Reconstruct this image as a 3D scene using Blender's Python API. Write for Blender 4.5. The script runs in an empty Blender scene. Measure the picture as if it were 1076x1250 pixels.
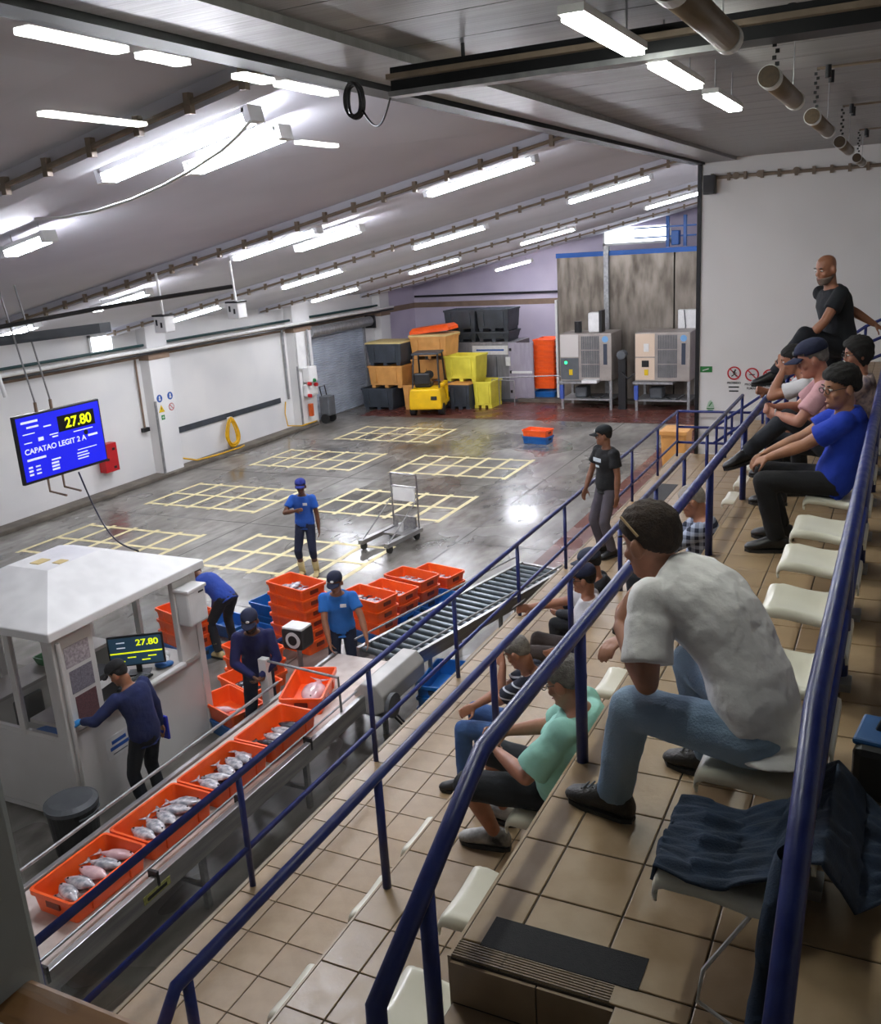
import bpy, bmesh, math, random
from mathutils import Vector, Matrix
random.seed(7)
PI = math.pi
scene = bpy.context.scene
col = scene.collection
V = Vector

# ------------------------------------------------------------------ camera, world, exposure
H = 5.45
cd = bpy.data.cameras.new('camera'); cam = bpy.data.objects.new('camera', cd); col.objects.link(cam)
Rr = V((.89759134, .43658524, -.06101737)); Uu = V((-.06776545, .27342222, .95950411)); Ff = V((-.43558883, .85710771, -.27500681))
mw = Matrix.Identity(4)
for i in range(3):
    mw[i][0] = Rr[i]; mw[i][1] = Uu[i]; mw[i][2] = -Ff[i]
mw.translation = V((0, 0, H)); cam.matrix_world = mw
cd.sensor_fit = 'HORIZONTAL'; cd.sensor_width = 36; cd.lens = 1142.6 * 36 / 1076; cd.clip_start = .02; cd.clip_end = 200
scene.camera = cam
world = bpy.data.worlds.new('world'); scene.world = world; world.use_nodes = True
world.node_tree.nodes['Background'].inputs[0].default_value = (.75, .85, 1, 1)
world.node_tree.nodes['Background'].inputs[1].default_value = 1.0
vs = scene.view_settings
vs.view_transform = 'Standard'; vs.look = 'None'; vs.gamma = 1; vs.use_curve_mapping = False; vs.exposure = 0.0
HALL_LAMP = 125.0     # radiance of the hall's fluorescent battens
STAND_LAMP = 58.0     # radiance of the strip lights over the stand

# ------------------------------------------------------------------ helpers
def lin(h):
    h = h.lstrip('#'); o = []
    for i in (0, 2, 4):
        c = int(h[i:i+2], 16) / 255
        o.append(c / 12.92 if c <= .04045 else ((c + .055) / 1.055) ** 2.4)
    return (*o, 1)
MATS = {}
def mat(name, c1, c2=None, rough=.5, metal=0, scale=6, bump=0, bscale=None, emit=None, es=0, spec=.5, r2=None, detail=4, stretch=None, rnd=0):
    if name in MATS: return MATS[name]
    m = bpy.data.materials.new(name); MATS[name] = m; m.use_nodes = True
    nt = m.node_tree; N = nt.nodes; L = nt.links; b = N['Principled BSDF']
    b.inputs['Base Color'].default_value = lin(c1); b.inputs['Roughness'].default_value = rough
    b.inputs['Metallic'].default_value = metal; b.inputs['Specular IOR Level'].default_value = spec
    if emit:
        b.inputs['Emission Color'].default_value = lin(emit); b.inputs['Emission Strength'].default_value = es
    if c2 or bump or r2 is not None:
        tc = N.new('ShaderNodeTexCoord'); src = tc.outputs['Object']
        if stretch:
            mp = N.new('ShaderNodeMapping'); mp.inputs['Scale'].default_value = stretch
            L.new(src, mp.inputs[0]); src = mp.outputs[0]
        nz = N.new('ShaderNodeTexNoise'); nz.inputs['Scale'].default_value = scale; nz.inputs['Detail'].default_value = detail
        L.new(src, nz.inputs['Vector'])
        rp = N.new('ShaderNodeValToRGB'); rp.color_ramp.elements[0].position = .35; rp.color_ramp.elements[1].position = .65
        rp.color_ramp.elements[0].color = lin(c1); rp.color_ramp.elements[1].color = lin(c2 or c1)
        L.new(nz.outputs[0], rp.inputs[0]); out = rp.outputs[0]
        if rnd:
            oi = N.new('ShaderNodeObjectInfo'); hs = N.new('ShaderNodeHueSaturation')
            mr = N.new('ShaderNodeMapRange'); mr.inputs[3].default_value = 1 - rnd; mr.inputs[4].default_value = 1 + rnd
            L.new(oi.outputs['Random'], mr.inputs[0]); L.new(mr.outputs[0], hs.inputs['Value']); L.new(out, hs.inputs['Color']); out = hs.outputs[0]
        if c2: L.new(out, b.inputs['Base Color'])
        if r2 is not None:
            mr = N.new('ShaderNodeMapRange'); mr.inputs[1].default_value = .4; mr.inputs[2].default_value = .6
            mr.inputs[3].default_value = rough; mr.inputs[4].default_value = r2
            L.new(nz.outputs[0], mr.inputs[0]); L.new(mr.outputs[0], b.inputs['Roughness'])
        if bump:
            n2 = N.new('ShaderNodeTexNoise'); n2.inputs['Scale'].default_value = bscale or scale * 4; n2.inputs['Detail'].default_value = 3
            L.new(src, n2.inputs['Vector'])
            bp = N.new('ShaderNodeBump'); bp.inputs['Strength'].default_value = bump; bp.inputs['Distance'].default_value = .02
            L.new(n2.outputs[0], bp.inputs['Height']); L.new(bp.outputs[0], b.inputs['Normal'])
    return m

class MB:
    def __init__(s): s.v = []; s.f = []
    def add(s, vs_, fs):
        o = len(s.v); s.v += [tuple(v) for v in vs_]; s.f += [tuple(o + i for i in f) for f in fs]; return s
    def box(s, c, d, R=None):
        c = V(c); p = []
        for z in (-.5, .5):
            for x, y in ((-.5, -.5), (.5, -.5), (.5, .5), (-.5, .5)):
                q = V((x * d[0], y * d[1], z * d[2]))
                if R is not None: q = R @ q
                p.append(c + q)
        return s.add(p, [(3, 2, 1, 0), (4, 5, 6, 7), (0, 1, 5, 4), (1, 2, 6, 5), (2, 3, 7, 6), (3, 0, 4, 7)])
    def bx(s, x0, x1, y0, y1, z0, z1):
        return s.box(((x0+x1)/2, (y0+y1)/2, (z0+z1)/2), (abs(x1-x0), abs(y1-y0), abs(z1-z0)))
    def loft(s, rings, cap=True):
        n = len(rings[0]); vs_ = [p for r in rings for p in r]; fs = []
        for k in range(len(rings) - 1):
            for i in range(n):
                j = (i + 1) % n; fs.append((k*n+i, k*n+j, (k+1)*n+j, (k+1)*n+i))
        if cap:
            fs.append(tuple(reversed(range(n)))); fs.append(tuple(range((len(rings)-1)*n, len(rings)*n)))
        return s.add(vs_, fs)
    def cyl(s, a, b, r, r2=None, n=12, cap=True):
        a = V(a); b = V(b); r2 = r if r2 is None else r2
        q = (b - a).to_track_quat('Z', 'Y').to_matrix()
        ring = lambda c, rr: [c + q @ V((rr*math.cos(2*PI*i/n), rr*math.sin(2*PI*i/n), 0)) for i in range(n)]
        return s.loft([ring(a, r), ring(b, r2)], cap)
    def tube(s, pts, r, n=8, closed=False, rad=None):
        P = [V(p) for p in pts]; rings = []; K = len(P); up = V((0, 0, 1)); prev = None
        for k in range(K):
            if closed: t = P[(k+1) % K] - P[k-1]
            else: t = P[min(k+1, K-1)] - P[max(k-1, 0)]
            t.normalize()
            if prev is None:
                a = t.cross(up)
                if a.length < .05: a = t.cross(V((1, 0, 0)))
            else:
                a = prev - t * prev.dot(t)
            a.normalize(); prev = a; b = t.cross(a); rr = rad[k] if rad else r
            rings.append([P[k] + a*rr*math.cos(2*PI*i/n) + b*rr*math.sin(2*PI*i/n) for i in range(n)])
        if closed: rings.append(rings[0]); return s.loft(rings, False)
        return s.loft(rings, True)
    def ell(s, c, r, R=None, n=14, m=9):
        c = V(c); r = (r, r, r) if isinstance(r, (int, float)) else r; vs_ = []; fs = []
        def P(x, y, z):
            q = V((x*r[0], y*r[1], z*r[2])); return c + (R @ q if R is not None else q)
        vs_.append(P(0, 0, -1))
        for k in range(1, m):
            t = -PI/2 + PI*k/m
            for i in range(n): vs_.append(P(math.cos(t)*math.cos(2*PI*i/n), math.cos(t)*math.sin(2*PI*i/n), math.sin(t)))
        vs_.append(P(0, 0, 1)); top = len(vs_) - 1
        for i in range(n):
            j = (i+1) % n; fs.append((0, 1+j, 1+i)); fs.append((top, 1+(m-2)*n+i, 1+(m-2)*n+j))
            for k in range(m-2): fs.append((1+k*n+i, 1+k*n+j, 1+(k+1)*n+j, 1+(k+1)*n+i))
        return s.add(vs_, fs)
    def prism(s, poly, lo, hi, ax='y'):
        def P(u, w, t): return {'x': (t, u, w), 'y': (u, t, w), 'z': (u, w, t)}[ax]
        return s.loft([[P(u, w, lo) for u, w in poly], [P(u, w, hi) for u, w in poly]])
    def cap(s, a, b, r, r2=None, n=14):
        r2 = r if r2 is None else r2; s.cyl(a, b, r, r2, n); s.ell(a, r, n=n, m=7); s.ell(b, r2, n=n, m=7); return s
    def grid(s, fn, nu, nv):
        vs_ = [fn(i/nu, j/nv) for i in range(nu+1) for j in range(nv+1)]
        fs = [(i*(nv+1)+j, (i+1)*(nv+1)+j, (i+1)*(nv+1)+j+1, i*(nv+1)+j+1) for i in range(nu) for j in range(nv)]
        return s.add(vs_, fs)
    def mesh(s, name, m, smooth=False):
        me = bpy.data.meshes.new(name); me.from_pydata(s.v, [], s.f)
        bm = bmesh.new(); bm.from_mesh(me); bmesh.ops.recalc_face_normals(bm, faces=bm.faces); bm.to_mesh(me); bm.free()
        if m: me.materials.append(m)
        if smooth:
            me.polygons.foreach_set('use_smooth', [True]*len(me.polygons))
        me.update(); return me
    def build(s, name, m, parent=None, smooth=False, bev=0, solid=0, sub=0):
        o = bpy.data.objects.new(name, s.mesh(name, m, smooth)); col.objects.link(o)
        if parent: o.parent = parent
        if solid:
            md = o.modifiers.new('solid', 'SOLIDIFY'); md.thickness = solid; md.offset = 0
        if bev:
            md = o.modifiers.new('bevel', 'BEVEL'); md.width = bev; md.segments = 2; md.limit_method = 'ANGLE'; md.angle_limit = .6
        if sub:
            md = o.modifiers.new('sub', 'SUBSURF'); md.levels = sub; md.render_levels = sub
        return o
def inst(o, loc=None, rz=None, parent=None):
    c = o.copy(); col.objects.link(c); c.parent = parent if parent else o.parent
    if loc is not None: c.location = loc
    if rz is not None: c.rotation_euler = (0, 0, rz)
    return c
def tag(o, label, cat, group=None):
    o['label'] = label; o['category'] = cat
    if group: o['group'] = group
    elif 'group' in o: del o['group']
    return o
def thing(name, label, cat, loc=(0, 0, 0), rz=0, group=None):
    o = bpy.data.objects.new(name, None); col.objects.link(o); o.location = loc; o.rotation_euler = (0, 0, rz); o.empty_display_size = .1
    return tag(o, label, cat, group)
def copy_tree(o, loc, rz=None, label=None, parent=None, root=True):
    c = o.copy(); col.objects.link(c); c.parent = parent
    if root:
        c.location = loc
        if rz is not None: c.rotation_euler = (0, 0, rz)
        if label: c['label'] = label
    for ch in o.children: copy_tree(ch, None, None, None, c, False)
    return c
def struct(o, label=None):
    o['kind'] = 'structure'
    if label: o['label'] = label
    return o
def RZ(a): return Matrix.Rotation(a, 3, 'Z')
def RX(a): return Matrix.Rotation(a, 3, 'X')
def RY(a): return Matrix.Rotation(a, 3, 'Y')
BAKE = []     # objects whose modifiers / text are turned into plain meshes at the end
def text(name, body, size, m, parent, loc, rot, extr=.001, align='LEFT', sx=1, bold=.02):
    cu = bpy.data.curves.new(name, 'FONT'); cu.body = body; cu.size = size; cu.extrude = extr; cu.align_x = align; cu.offset = size*bold
    cu.materials.append(m)
    o = bpy.data.objects.new(name, cu); col.objects.link(o); o.parent = parent; o.location = loc; o.rotation_euler = rot; o.scale = (sx, 1, 1)
    BAKE.append(o); return o
def vox(mb, name, m, parent, voxel, sm=6, disp=0, dsc=.12):
    o = mb.build(name, m, parent)
    md = o.modifiers.new('r', 'REMESH'); md.mode = 'VOXEL'; md.voxel_size = voxel; md.use_smooth_shade = True
    md = o.modifiers.new('s', 'SMOOTH'); md.iterations = sm; md.factor = .5
    if disp:
        t = bpy.data.textures.new('fold', 'CLOUDS'); t.noise_scale = dsc; t.noise_depth = 2
        md = o.modifiers.new('d', 'DISPLACE'); md.texture = t; md.strength = disp; md.mid_level = .5; md.texture_coords = 'LOCAL'
    BAKE.append(o); return o

def bar(parent, m, x, z, w, h, y=-.003, d=.002, ax='x', name='print_line'):
    """a line of print too blurred to read"""
    b = MB().bx(x, x+w, y-d, y, z, z+h) if ax == 'x' else MB().bx(y, y+d, x, x+w, z, z+h)
    return b.build(name, m, parent)
# ------------------------------------------------------------------ materials
def wet_floor():
    m = bpy.data.materials.new('wet_concrete'); m.use_nodes = True; nt = m.node_tree; N = nt.nodes; L = nt.links; b = N['Principled BSDF']
    tc = N.new('ShaderNodeTexCoord')
    def noise(s, d, st=(1, 1, 1)):
        mp = N.new('ShaderNodeMapping'); mp.inputs['Scale'].default_value = st; L.new(tc.outputs['Object'], mp.inputs[0])
        n = N.new('ShaderNodeTexNoise'); n.inputs['Scale'].default_value = s; n.inputs['Detail'].default_value = d; L.new(mp.outputs[0], n.inputs['Vector']); return n
    n1 = noise(.5, 6); n2 = noise(5, 8, (1, .4, 1)); n3 = noise(.35, 3, (1, .7, 1))
    r = N.new('ShaderNodeValToRGB'); e = r.color_ramp.elements; e[0].position = .3; e[1].position = .7
    e[0].color = lin('#5c5954'); e[1].color = lin('#a5a199'); L.new(n1.outputs[0], r.inputs[0])
    r2 = N.new('ShaderNodeValToRGB'); e = r2.color_ramp.elements; e[0].position = .3; e[1].position = .75
    e[0].color = lin('#8a857e'); e[1].color = lin('#ffffff'); L.new(n2.outputs[0], r2.inputs[0])
    mx = N.new('ShaderNodeMix'); mx.data_type = 'RGBA'; mx.blend_type = 'MULTIPLY'; mx.inputs[0].default_value = .8
    L.new(r.outputs[0], mx.inputs[6]); L.new(r2.outputs[0], mx.inputs[7]); L.new(mx.outputs[2], b.inputs['Base Color'])
    mr = N.new('ShaderNodeMapRange'); mr.inputs[1].default_value = .42; mr.inputs[2].default_value = .6; mr.inputs[3].default_value = .16; mr.inputs[4].default_value = .42
    L.new(n3.outputs[0], mr.inputs[0]); L.new(mr.outputs[0], b.inputs['Roughness'])
    bp = N.new('ShaderNodeBump'); bp.inputs['Strength'].default_value = .12; bp.inputs['Distance'].default_value = .01
    L.new(n2.outputs[0], bp.inputs['Height']); L.new(bp.outputs[0], b.inputs['Normal']); b.inputs['Specular IOR Level'].default_value = .7
    return m
def glass_mat(name, fac, tint='#ffffff'):
    m = bpy.data.materials.new(name); m.use_nodes = True; nt = m.node_tree; N = nt.nodes; L = nt.links
    N.remove(N['Principled BSDF']); out = N['Material Output']
    t = N.new('ShaderNodeBsdfTransparent'); t.inputs[0].default_value = lin(tint); g = N.new('ShaderNodeBsdfGlossy'); g.inputs['Roughness'].default_value = 0.0
    lw = N.new('ShaderNodeLayerWeight'); pw = N.new('ShaderNodeMath'); pw.operation = 'POWER'; pw.inputs[1].default_value = 5.0
    mr = N.new('ShaderNodeMapRange'); mr.inputs[3].default_value = fac; mr.inputs[4].default_value = 1.0; mx = N.new('ShaderNodeMixShader')
    L.new(lw.outputs['Facing'], pw.inputs[0]); L.new(pw.outputs[0], mr.inputs[0]); L.new(mr.outputs[0], mx.inputs[0])
    L.new(t.outputs[0], mx.inputs[1]); L.new(g.outputs[0], mx.inputs[2]); L.new(mx.outputs[0], out.inputs[0])
    return m
M_floor = wet_floor()
M_tile = mat('beige_tile', '#8f7757', '#9b8363', .34, scale=9, bump=.05, rnd=.05, r2=.42)
M_grout = mat('grout', '#4a4034', '#3a3228', .85, scale=20)
M_wall = mat('white_wall', '#e6e5e3', '#d8d8d8', .6, scale=.7, bump=.04, bscale=30)
M_lav = mat('lavender_wall', '#c8bfd0', '#b8afc4', .6, scale=.8)
M_ceil = mat('hall_ceiling_paint', '#d8d8e0', '#c8c8d1', .75, scale=.5, bump=.06, bscale=25)
M_panel = mat('brushed_ceiling_panel', '#8b8987', '#7c7a78', .42, .35, scale=2, stretch=(.3, 6, 1), bump=.15, bscale=8)
M_beam = mat('black_steel', '#121316', '#1c1d20', .5, .3, scale=5)
M_kerb = mat('kerb_concrete', '#6f675b', '#544d44', .6, scale=3)
M_strip = mat('brown_strip', '#8d7663', '#7b6655', .7, scale=3)
M_red = mat('red_oxide_floor', '#6b3a30', '#54302a', .2, scale=1.2, r2=.4)
M_blue = mat('blue_rail_paint', '#101d5e', '#15276d', .32, scale=14, bump=.06, r2=.45)
M_seat = mat('ivory_plastic', '#dedbcb', '#d3cfbd', .28, scale=4)
M_kiosk = mat('white_laminate', '#d6d4d0', '#c8c6c2', .45, scale=1.5)
M_orange = mat('orange_plastic', '#ff651c', '#f05512', .36, scale=5, rnd=.06)
M_bcrate = mat('blue_plastic', '#0f66b4', '#0b559c', .36, scale=5, rnd=.08)
M_steel = mat('stainless_steel', '#b4b3b0', '#98979a', .3, .8, scale=4, stretch=(4, .3, 4), r2=.42)
M_galv = mat('galvanised_steel', '#a5a6a6', '#8c8d8f', .45, .6, scale=12)
M_rubber = mat('black_rubber', '#141414', '#1d1d1d', .6, scale=9)
M_black = mat('black_plastic', '#101012', '#17171a', .42, scale=7)
M_grey = mat('grey_plastic', '#5a5e62', '#4c5054', .5, scale=4)
M_dgrey = mat('dark_grey_tub', '#3c434b', '#2f353c', .5, scale=3)
M_tan = mat('tan_tub', '#d69c55', '#c48c48', .55, scale=3)
M_cream = mat('cream_lid', '#d9c488', '#cbb577', .5, scale=3)
M_ytub = mat('yellow_tub', '#e6da4a', '#d6ca3e', .5, scale=3)
M_yel = mat('forklift_yellow', '#f0c000', '#dbad00', .4, scale=3)
M_tape = mat('floor_tape', '#e6d9a6', '#cfc292', .5, scale=7)
M_belt = mat('white_belt', '#e2d6cf', '#cdbdb4', .4, scale=6)
M_emit = mat('lamp_tube', '#ffffff', rough=.4, emit='#f4f6ff', es=HALL_LAMP)
M_emit2 = mat('strip_lamp', '#ffffff', rough=.4, emit='#f2f6ee', es=STAND_LAMP)
M_white = mat('white_plastic', '#e8e8e6', '#dcdcda', .4, scale=5)
M_wood = mat('wood', '#a8794a', '#8f6439', .6, scale=4, stretch=(1, 6, 1))
M_fish = mat('fish_skin', '#cfcdd0', '#8b8f98', .22, .15, scale=26, stretch=(1, 1, 1))
M_fish2 = mat('pink_fish_skin', '#e0bfc0', '#c9a3a8', .22, .05, scale=14)
M_fish3 = mat('dark_fish_skin', '#4a4c54', '#25272c', .25, .1, scale=14)
M_eye = mat('eye_white', '#d8d4cc', rough=.3); M_iris = mat('iris', '#1c120c', rough=.2)
M_glass = glass_mat('clear_glass', .04)
M_pane = glass_mat('booth_glass', .035)
M_win = mat('bright_window', '#ffffff', emit='#eef4ff', es=6)
M_redp = mat('red_paint', '#c4101c', '#ad0d18', .4, scale=4)
M_yhose = mat('yellow_hose', '#e8b400', '#d29f00', .4, scale=9)
M_green = mat('green_plastic', '#17803f', '#126b34', .4, scale=6)
M_txtw = mat('print_white', '#e9ecf2', emit='#dfe6ff', es=.5); M_txty = mat('digit_yellow', '#d8e000', emit='#d8e800', es=1.1)
M_scr = mat('screen_blue', '#0a12b8', emit='#0815e0', es=.8); M_scrb = mat('screen_black', '#05060a', rough=.3)
M_prk = mat('print_black', '#1a1a1a', rough=.7); M_prr = mat('print_red', '#c3242c', rough=.6); M_prg = mat('print_green', '#1c7c34', rough=.6)
M_prb = mat('print_blue', '#1b4f9e', rough=.6); M_pry = mat('print_yellow', '#dcb90c', rough=.6); M_paper = mat('paper', '#dcdcda', '#cfcfcc', .7, scale=9)
# ------------------------------------------------------------------ the setting
XL, YB = -17.6, 33.5
Z1, Z2, Z3, Z4 = 1.25, 2.21, 3.205, 3.54
E1, E2, E3, E4 = -3.88, -2.31, -1.21, -.16
ZC = 6.59; YW = 18.0
def cz(x): return 6.73 + .2 * (x + 3.5)
fl = struct(MB().bx(XL-.3, -3.2, -3, YB+.3, -.2, 0).build('floor', M_floor))
M_joint = mat('floor_joint', '#3b3834', rough=.6)
for y in (11.2, 15.2, 19.2, 23.2, 27.2): MB().bx(XL+.5, -5.3, y-.012, y+.012, .0005, .002).build('expansion_joint', M_joint, fl)
for x in (-12.3, -7.4): MB().bx(x-.012, x+.012, 9, 30, .0005, .002).build('expansion_joint', M_joint, fl)
MB().bx(XL+1, -4, 27.0, 30.1, .0005, .004).build('red_painted_band', M_red, fl)
MB().bx(-5.6, -3.9, 13, 27.0, .0005, .004).build('red_painted_band', M_red, fl)
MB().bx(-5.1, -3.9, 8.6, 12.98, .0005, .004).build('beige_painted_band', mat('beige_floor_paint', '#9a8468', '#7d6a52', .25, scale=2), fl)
MB().bx(-12, -5, 30.1, 31.5, .0, .12).build('raised_slab', M_kerb, fl)
wl = struct(MB().bx(XL-.25, XL, -3, 31.0, 0, 4.3).build('wall_left', M_wall))
MB().bx(XL-.02, XL+.012, -3, 31.0, 3.10, 3.24).build('brown_strip', M_strip, wl)
for y0, y1, zb in ((18.2, 18.95, 0), (24.65, 25.6, 0), (9.5, 10.3, 0), (30.2, 30.9, 0)):
    p_ = MB().bx(XL, XL+.32, y0, y1, zb, 4.1).build('pilaster', M_wall, wl, bev=.015)
    MB().bx(XL, XL+.335, y0-.01, y1+.01, 3.05, 3.2).build('brown_capital', M_strip, p_)
    MB().bx(XL+.3, XL+.34, y0-.02, y0+.04, 0, 2.0).build('corner_guard', M_galv, p_)
MB().bx(XL, XL+.03, 19.05, 24.0, .95, 1.11).build('rubber_bumper', M_dgrey, wl)
MB().tube([(XL+.2, -2, 3.44), (XL+.2, 31, 3.44)], .035, 8).build('green_pipe', mat('dark_green_pipe', '#0f3b3c', rough=.4), wl)
MB().tube([(XL+.42, -2, 3.33), (XL+.42, 31, 3.33)], .045, 8).build('white_pipe', M_white, wl)
MB().tube([(XL+.42, -2, 3.24), (XL+.42, 31, 3.24)], .03, 8).build('black_pipe', M_black, wl)
MB().tube([(XL+.05, 18.0, 3.1), (XL+.05, 18.0, 1.35)], .025, 8).build('conduit', M_strip, wl)
MB().box((XL+.06, 18.0, 1.3), (.1, .22, .1)).build('socket', M_black, wl)
MB().tube([(XL+.06, 24.4, 3.2), (XL+.06, 24.4, 1.0)], .04, 8).build('conduit', M_galv, wl)
wl2 = struct(MB().bx(XL-.25, XL, 31.0, YB+.3, 0, 4.3).build('wall_left_rear', M_lav)); wb = struct(MB().bx(XL-.25, -3.2, YB, YB+.25, 0, 7).build('wall_back', M_lav))
MB().bx(XL, -9, YB-.01, YB, 3.08, 3.28).build('brown_strip', M_strip, wb); MB().bx(XL, XL+.01, 31, YB, 3.08, 3.28).build('brown_strip', M_strip, wl2)
MB().tube([(XL+.1, YB-.12, 3.52), (-9.5, YB-.12, 3.52)], .04, 8).build('black_pipe', M_black, wb)
struct(MB().bx(XL, XL+.45, -3, 25.4, 0, .1).build('trim_1', M_kerb, bev=.02), 'raised concrete kerb along the foot of the left wall')
struct(MB().bx(-3.45, -3.2, YW+.25, YB+.2, 0, 7).build('wall_right_light_barrier', M_wall))  # unseen wall, added only to bar light on the hall's far right
struct(MB().bx(XL-.2, -7.1, .5, .64, 0, 7).bx(-7.1, 3.5, .5, .64, 0, 2.6).build('wall_front', M_wall))
ch = struct(MB().loft([[(XL-.2, y, cz(XL-.2)), (-3.2, y, cz(-3.2)), (-3.2, y, cz(-3.2)+.15), (XL-.2, y, cz(XL-.2)+.15)] for y in (-3.2, YB+.2)]).build('ceiling', M_ceil))
CY = (-.7, 5.35, 11.2, 17.2, 23.4, 29.4)
M_cond = mat('brown_conduit', '#8a7a68', '#776858', .6, scale=8)
clip0 = None
for y in CY[1:]:
    b_ = MB().loft([[(XL, y+a, cz(XL)-d), (-3.5, y+a, cz(-3.5)-d)] + [(-3.5, y+c, cz(-3.5)-d), (XL, y+c, cz(XL)-d)] for a, c, d in ((0, .28, .16), (0, .28, -.01))]).build('rafter', M_ceil, ch)
    cn = MB().tube([(XL+.1, y-.05, cz(XL+.1)-.12), (-3.6, y-.05, cz(-3.6)-.12)], .022, 8).build('conduit', M_cond, ch)
    for k in range(30):
        x = -3.9 - k*.46
        if clip0 is None: clip0 = MB().box((0, 0, 0), (.05, .05, .13)).build('clip', M_cond, ch); clip0.location = (x, y-.05, cz(x)-.12)
        else: inst(clip0, (x, y-.05, cz(x)-.12))
# white end wall of the stand
we = struct(MB().bx(-3.5, 3.6, YW, YW+.2, 0, ZC+.2).build('wall_stand_end', mat('end_wall_paint', '#f1f0ec', '#e8e7e3', .6, scale=.7, bump=.04, bscale=30)))
MB().bx(-3.56, -3.49, YW-.04, YW+.21, 1.2, ZC).build('corner_post', M_beam, we)
cn = MB().tube([(-3.4, YW-.03, 6.28), (3.5, YW-.03, 6.22)], .03, 8).build('conduit', M_cond, we)
for k in range(16): inst(clip0, (-3.3 + k*.28, YW-.04, 6.28 - k*.003), parent=we)
for x in (-2.9, -2.5, -1.9): MB().cyl((x, YW-.06, 6.28), (x, YW, 6.28), .06).build('junction_box', M_cond, we)
# stand: four tiled tiers
tile0 = {}
def tiles(o, x0, x1, y0, y1, z, xs, ys, t=.30):
    """separate floor tiles t x t with recessed joints; xs, ys: a joint position each"""
    g = .0035
    i0 = math.floor((x0 - xs) / t); i1 = math.ceil((x1 - xs) / t); j0 = math.floor((y0 - ys) / t); j1 = math.ceil((y1 - ys) / t)
    for i in range(i0, i1):
        a = max(xs + i*t, x0); b = min(xs + (i+1)*t, x1)
        if b - a < .03: continue
        for j in range(j0, j1):
            c = max(ys + j*t, y0); d = min(ys + (j+1)*t, y1)
            if d - c < .03: continue
            key = (round(b-a, 3), round(d-c, 3))
            if key not in tile0:
                w, h = key; e = .003
                tile0[key] = MB().loft([[(-w/2+g, -h/2+g, -.006), (w/2-g, -h/2+g, -.006), (w/2-g, h/2-g, -.006), (-w/2+g, h/2-g, -.006)],
                                        [(-w/2+g, -h/2+g, -.002), (w/2-g, -h/2+g, -.002), (w/2-g, h/2-g, -.002), (-w/2+g, h/2-g, -.002)],
                                        [(-w/2+g+e, -h/2+g+e, 0), (w/2-g-e, -h/2+g+e, 0), (w/2-g-e, h/2-g-e, 0), (-w/2+g+e, h/2-g-e, 0)]]).mesh('tile', M_tile)
            q = bpy.data.objects.new('tile', tile0[key]); col.objects.link(q); q.parent = o; q.location = ((a+b)/2, (c+d)/2, z)
Y3 = 2.25
t1 = struct(MB().bx(E1, E2+.02, 1.2, YW, .0, Z1-.005).build('floor_tier_one', M_grout), 'beige tiled walkway along the blue rail above the conveyor')
tiles(t1, E1, E2, 1.4, YW, Z1, E1, 4.218-.3*10)
MB().bx(E1-.03, E1, 1.2, YW, Z1-.35, Z1+.004).build('edging', mat('yellowish_edging', '#8d7d62', '#77694f', .5, scale=5), t1)
t2 = struct(MB().bx(E2, E3+.02, 1.2, 16.6, .0, Z2-.005).build('floor_tier_two', M_grout), 'middle tiled tier of the stand')
tiles(t2, E2, E3, 1.8, 16.6, Z2, -2.097, 4.19-.3*9)
MB().bx(E2-.012, E2, 1.2, 16.6, Z1, Z2-.001).build('riser_facing', M_tile, t2)
t3 = struct(MB().bx(E3, E4+.02, Y3, 16.6, .0, Z3-.005).build('floor_tier_three', M_grout), 'upper tiled tier of the stand with the nearest seats')
tiles(t3, E3, E4, Y3, 16.6, Z3, -1.041, 2.936-.3*2)
MB().bx(E3-.012, E3, Y3, 16.6, Z2, Z3-.001).build('riser_facing', M_tile, t3)
t4 = struct(MB().bx(E4, 3.4, .7, 16.6, 0, Z4-.005).build('floor_tier_four', M_grout), 'top tiled walkway behind the upper rail')
tiles(t4, E4, 1.3, .9, 9.6, Z4, E4, 2.62-.3*4)
MB().bx(1.3, 3.4, .7, 16.6, Z4-.006, Z4).build('plain_strip', M_tile, t4); MB().bx(E4, 1.3, 9.6, 16.6, Z4-.006, Z4).build('plain_strip', M_tile, t4)
MB().bx(E4-.012, E4, Y3, 16.6, Z3, Z4-.001).build('riser_facing', M_tile, t4)
# stairs leading down from tier three towards the booth
st = struct(MB().bx(E3, -.66, 1.95, Y3-.001, .0, Z3-.18).bx(-.66, E4, 1.95, Y3-.001, .0, Z3-.005).bx(E3, E4, 1.6, 1.95, 0, Z3-.36).bx(E3, E4, 1.2, 1.6, 0, Z3-.54).build('floor_steps', M_grout), 'tiled steps going down at the near end of the stand')
def tile_one(o, x0, x1, y0, y1, z): MB().bx(x0+.003, x1-.003, y0+.003, y1-.003, z-.006, z).build('tile', M_tile, o, bev=.002)
for x in (-1.21, -.91):
    tile_one(st, x, x+.3 if x < -1 else -.66, 1.95, Y3-.01, Z3-.175)
    MB().bx(x+.003, (x+.3 if x < -1 else -.66)-.003, Y3-.014, Y3-.003, Z3-.17, Z3-.012).build('tile', M_tile, st)
for x in (-.66, -.41): tile_one(st, x, x+.25, 1.95, Y3, Z3)
for k in range(4): tile_one(st, E3+k*.26, E3+k*.26+.26, 1.62, 1.94, Z3-.355)
M_ridge = mat('ribbed_nosing', '#85755f', '#78694f', .5, scale=30, stretch=(6, 1, 1), bump=.5, bscale=60)
nz_ = MB()
for k in range(7): nz_.cyl((E3, Y3+.008+k*.011, Z3+.0005), (-.68, Y3+.008+k*.011, Z3+.0005), .0035, n=6)
nz_.build('ribbed_nosing', M_ridge, t3)
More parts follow.
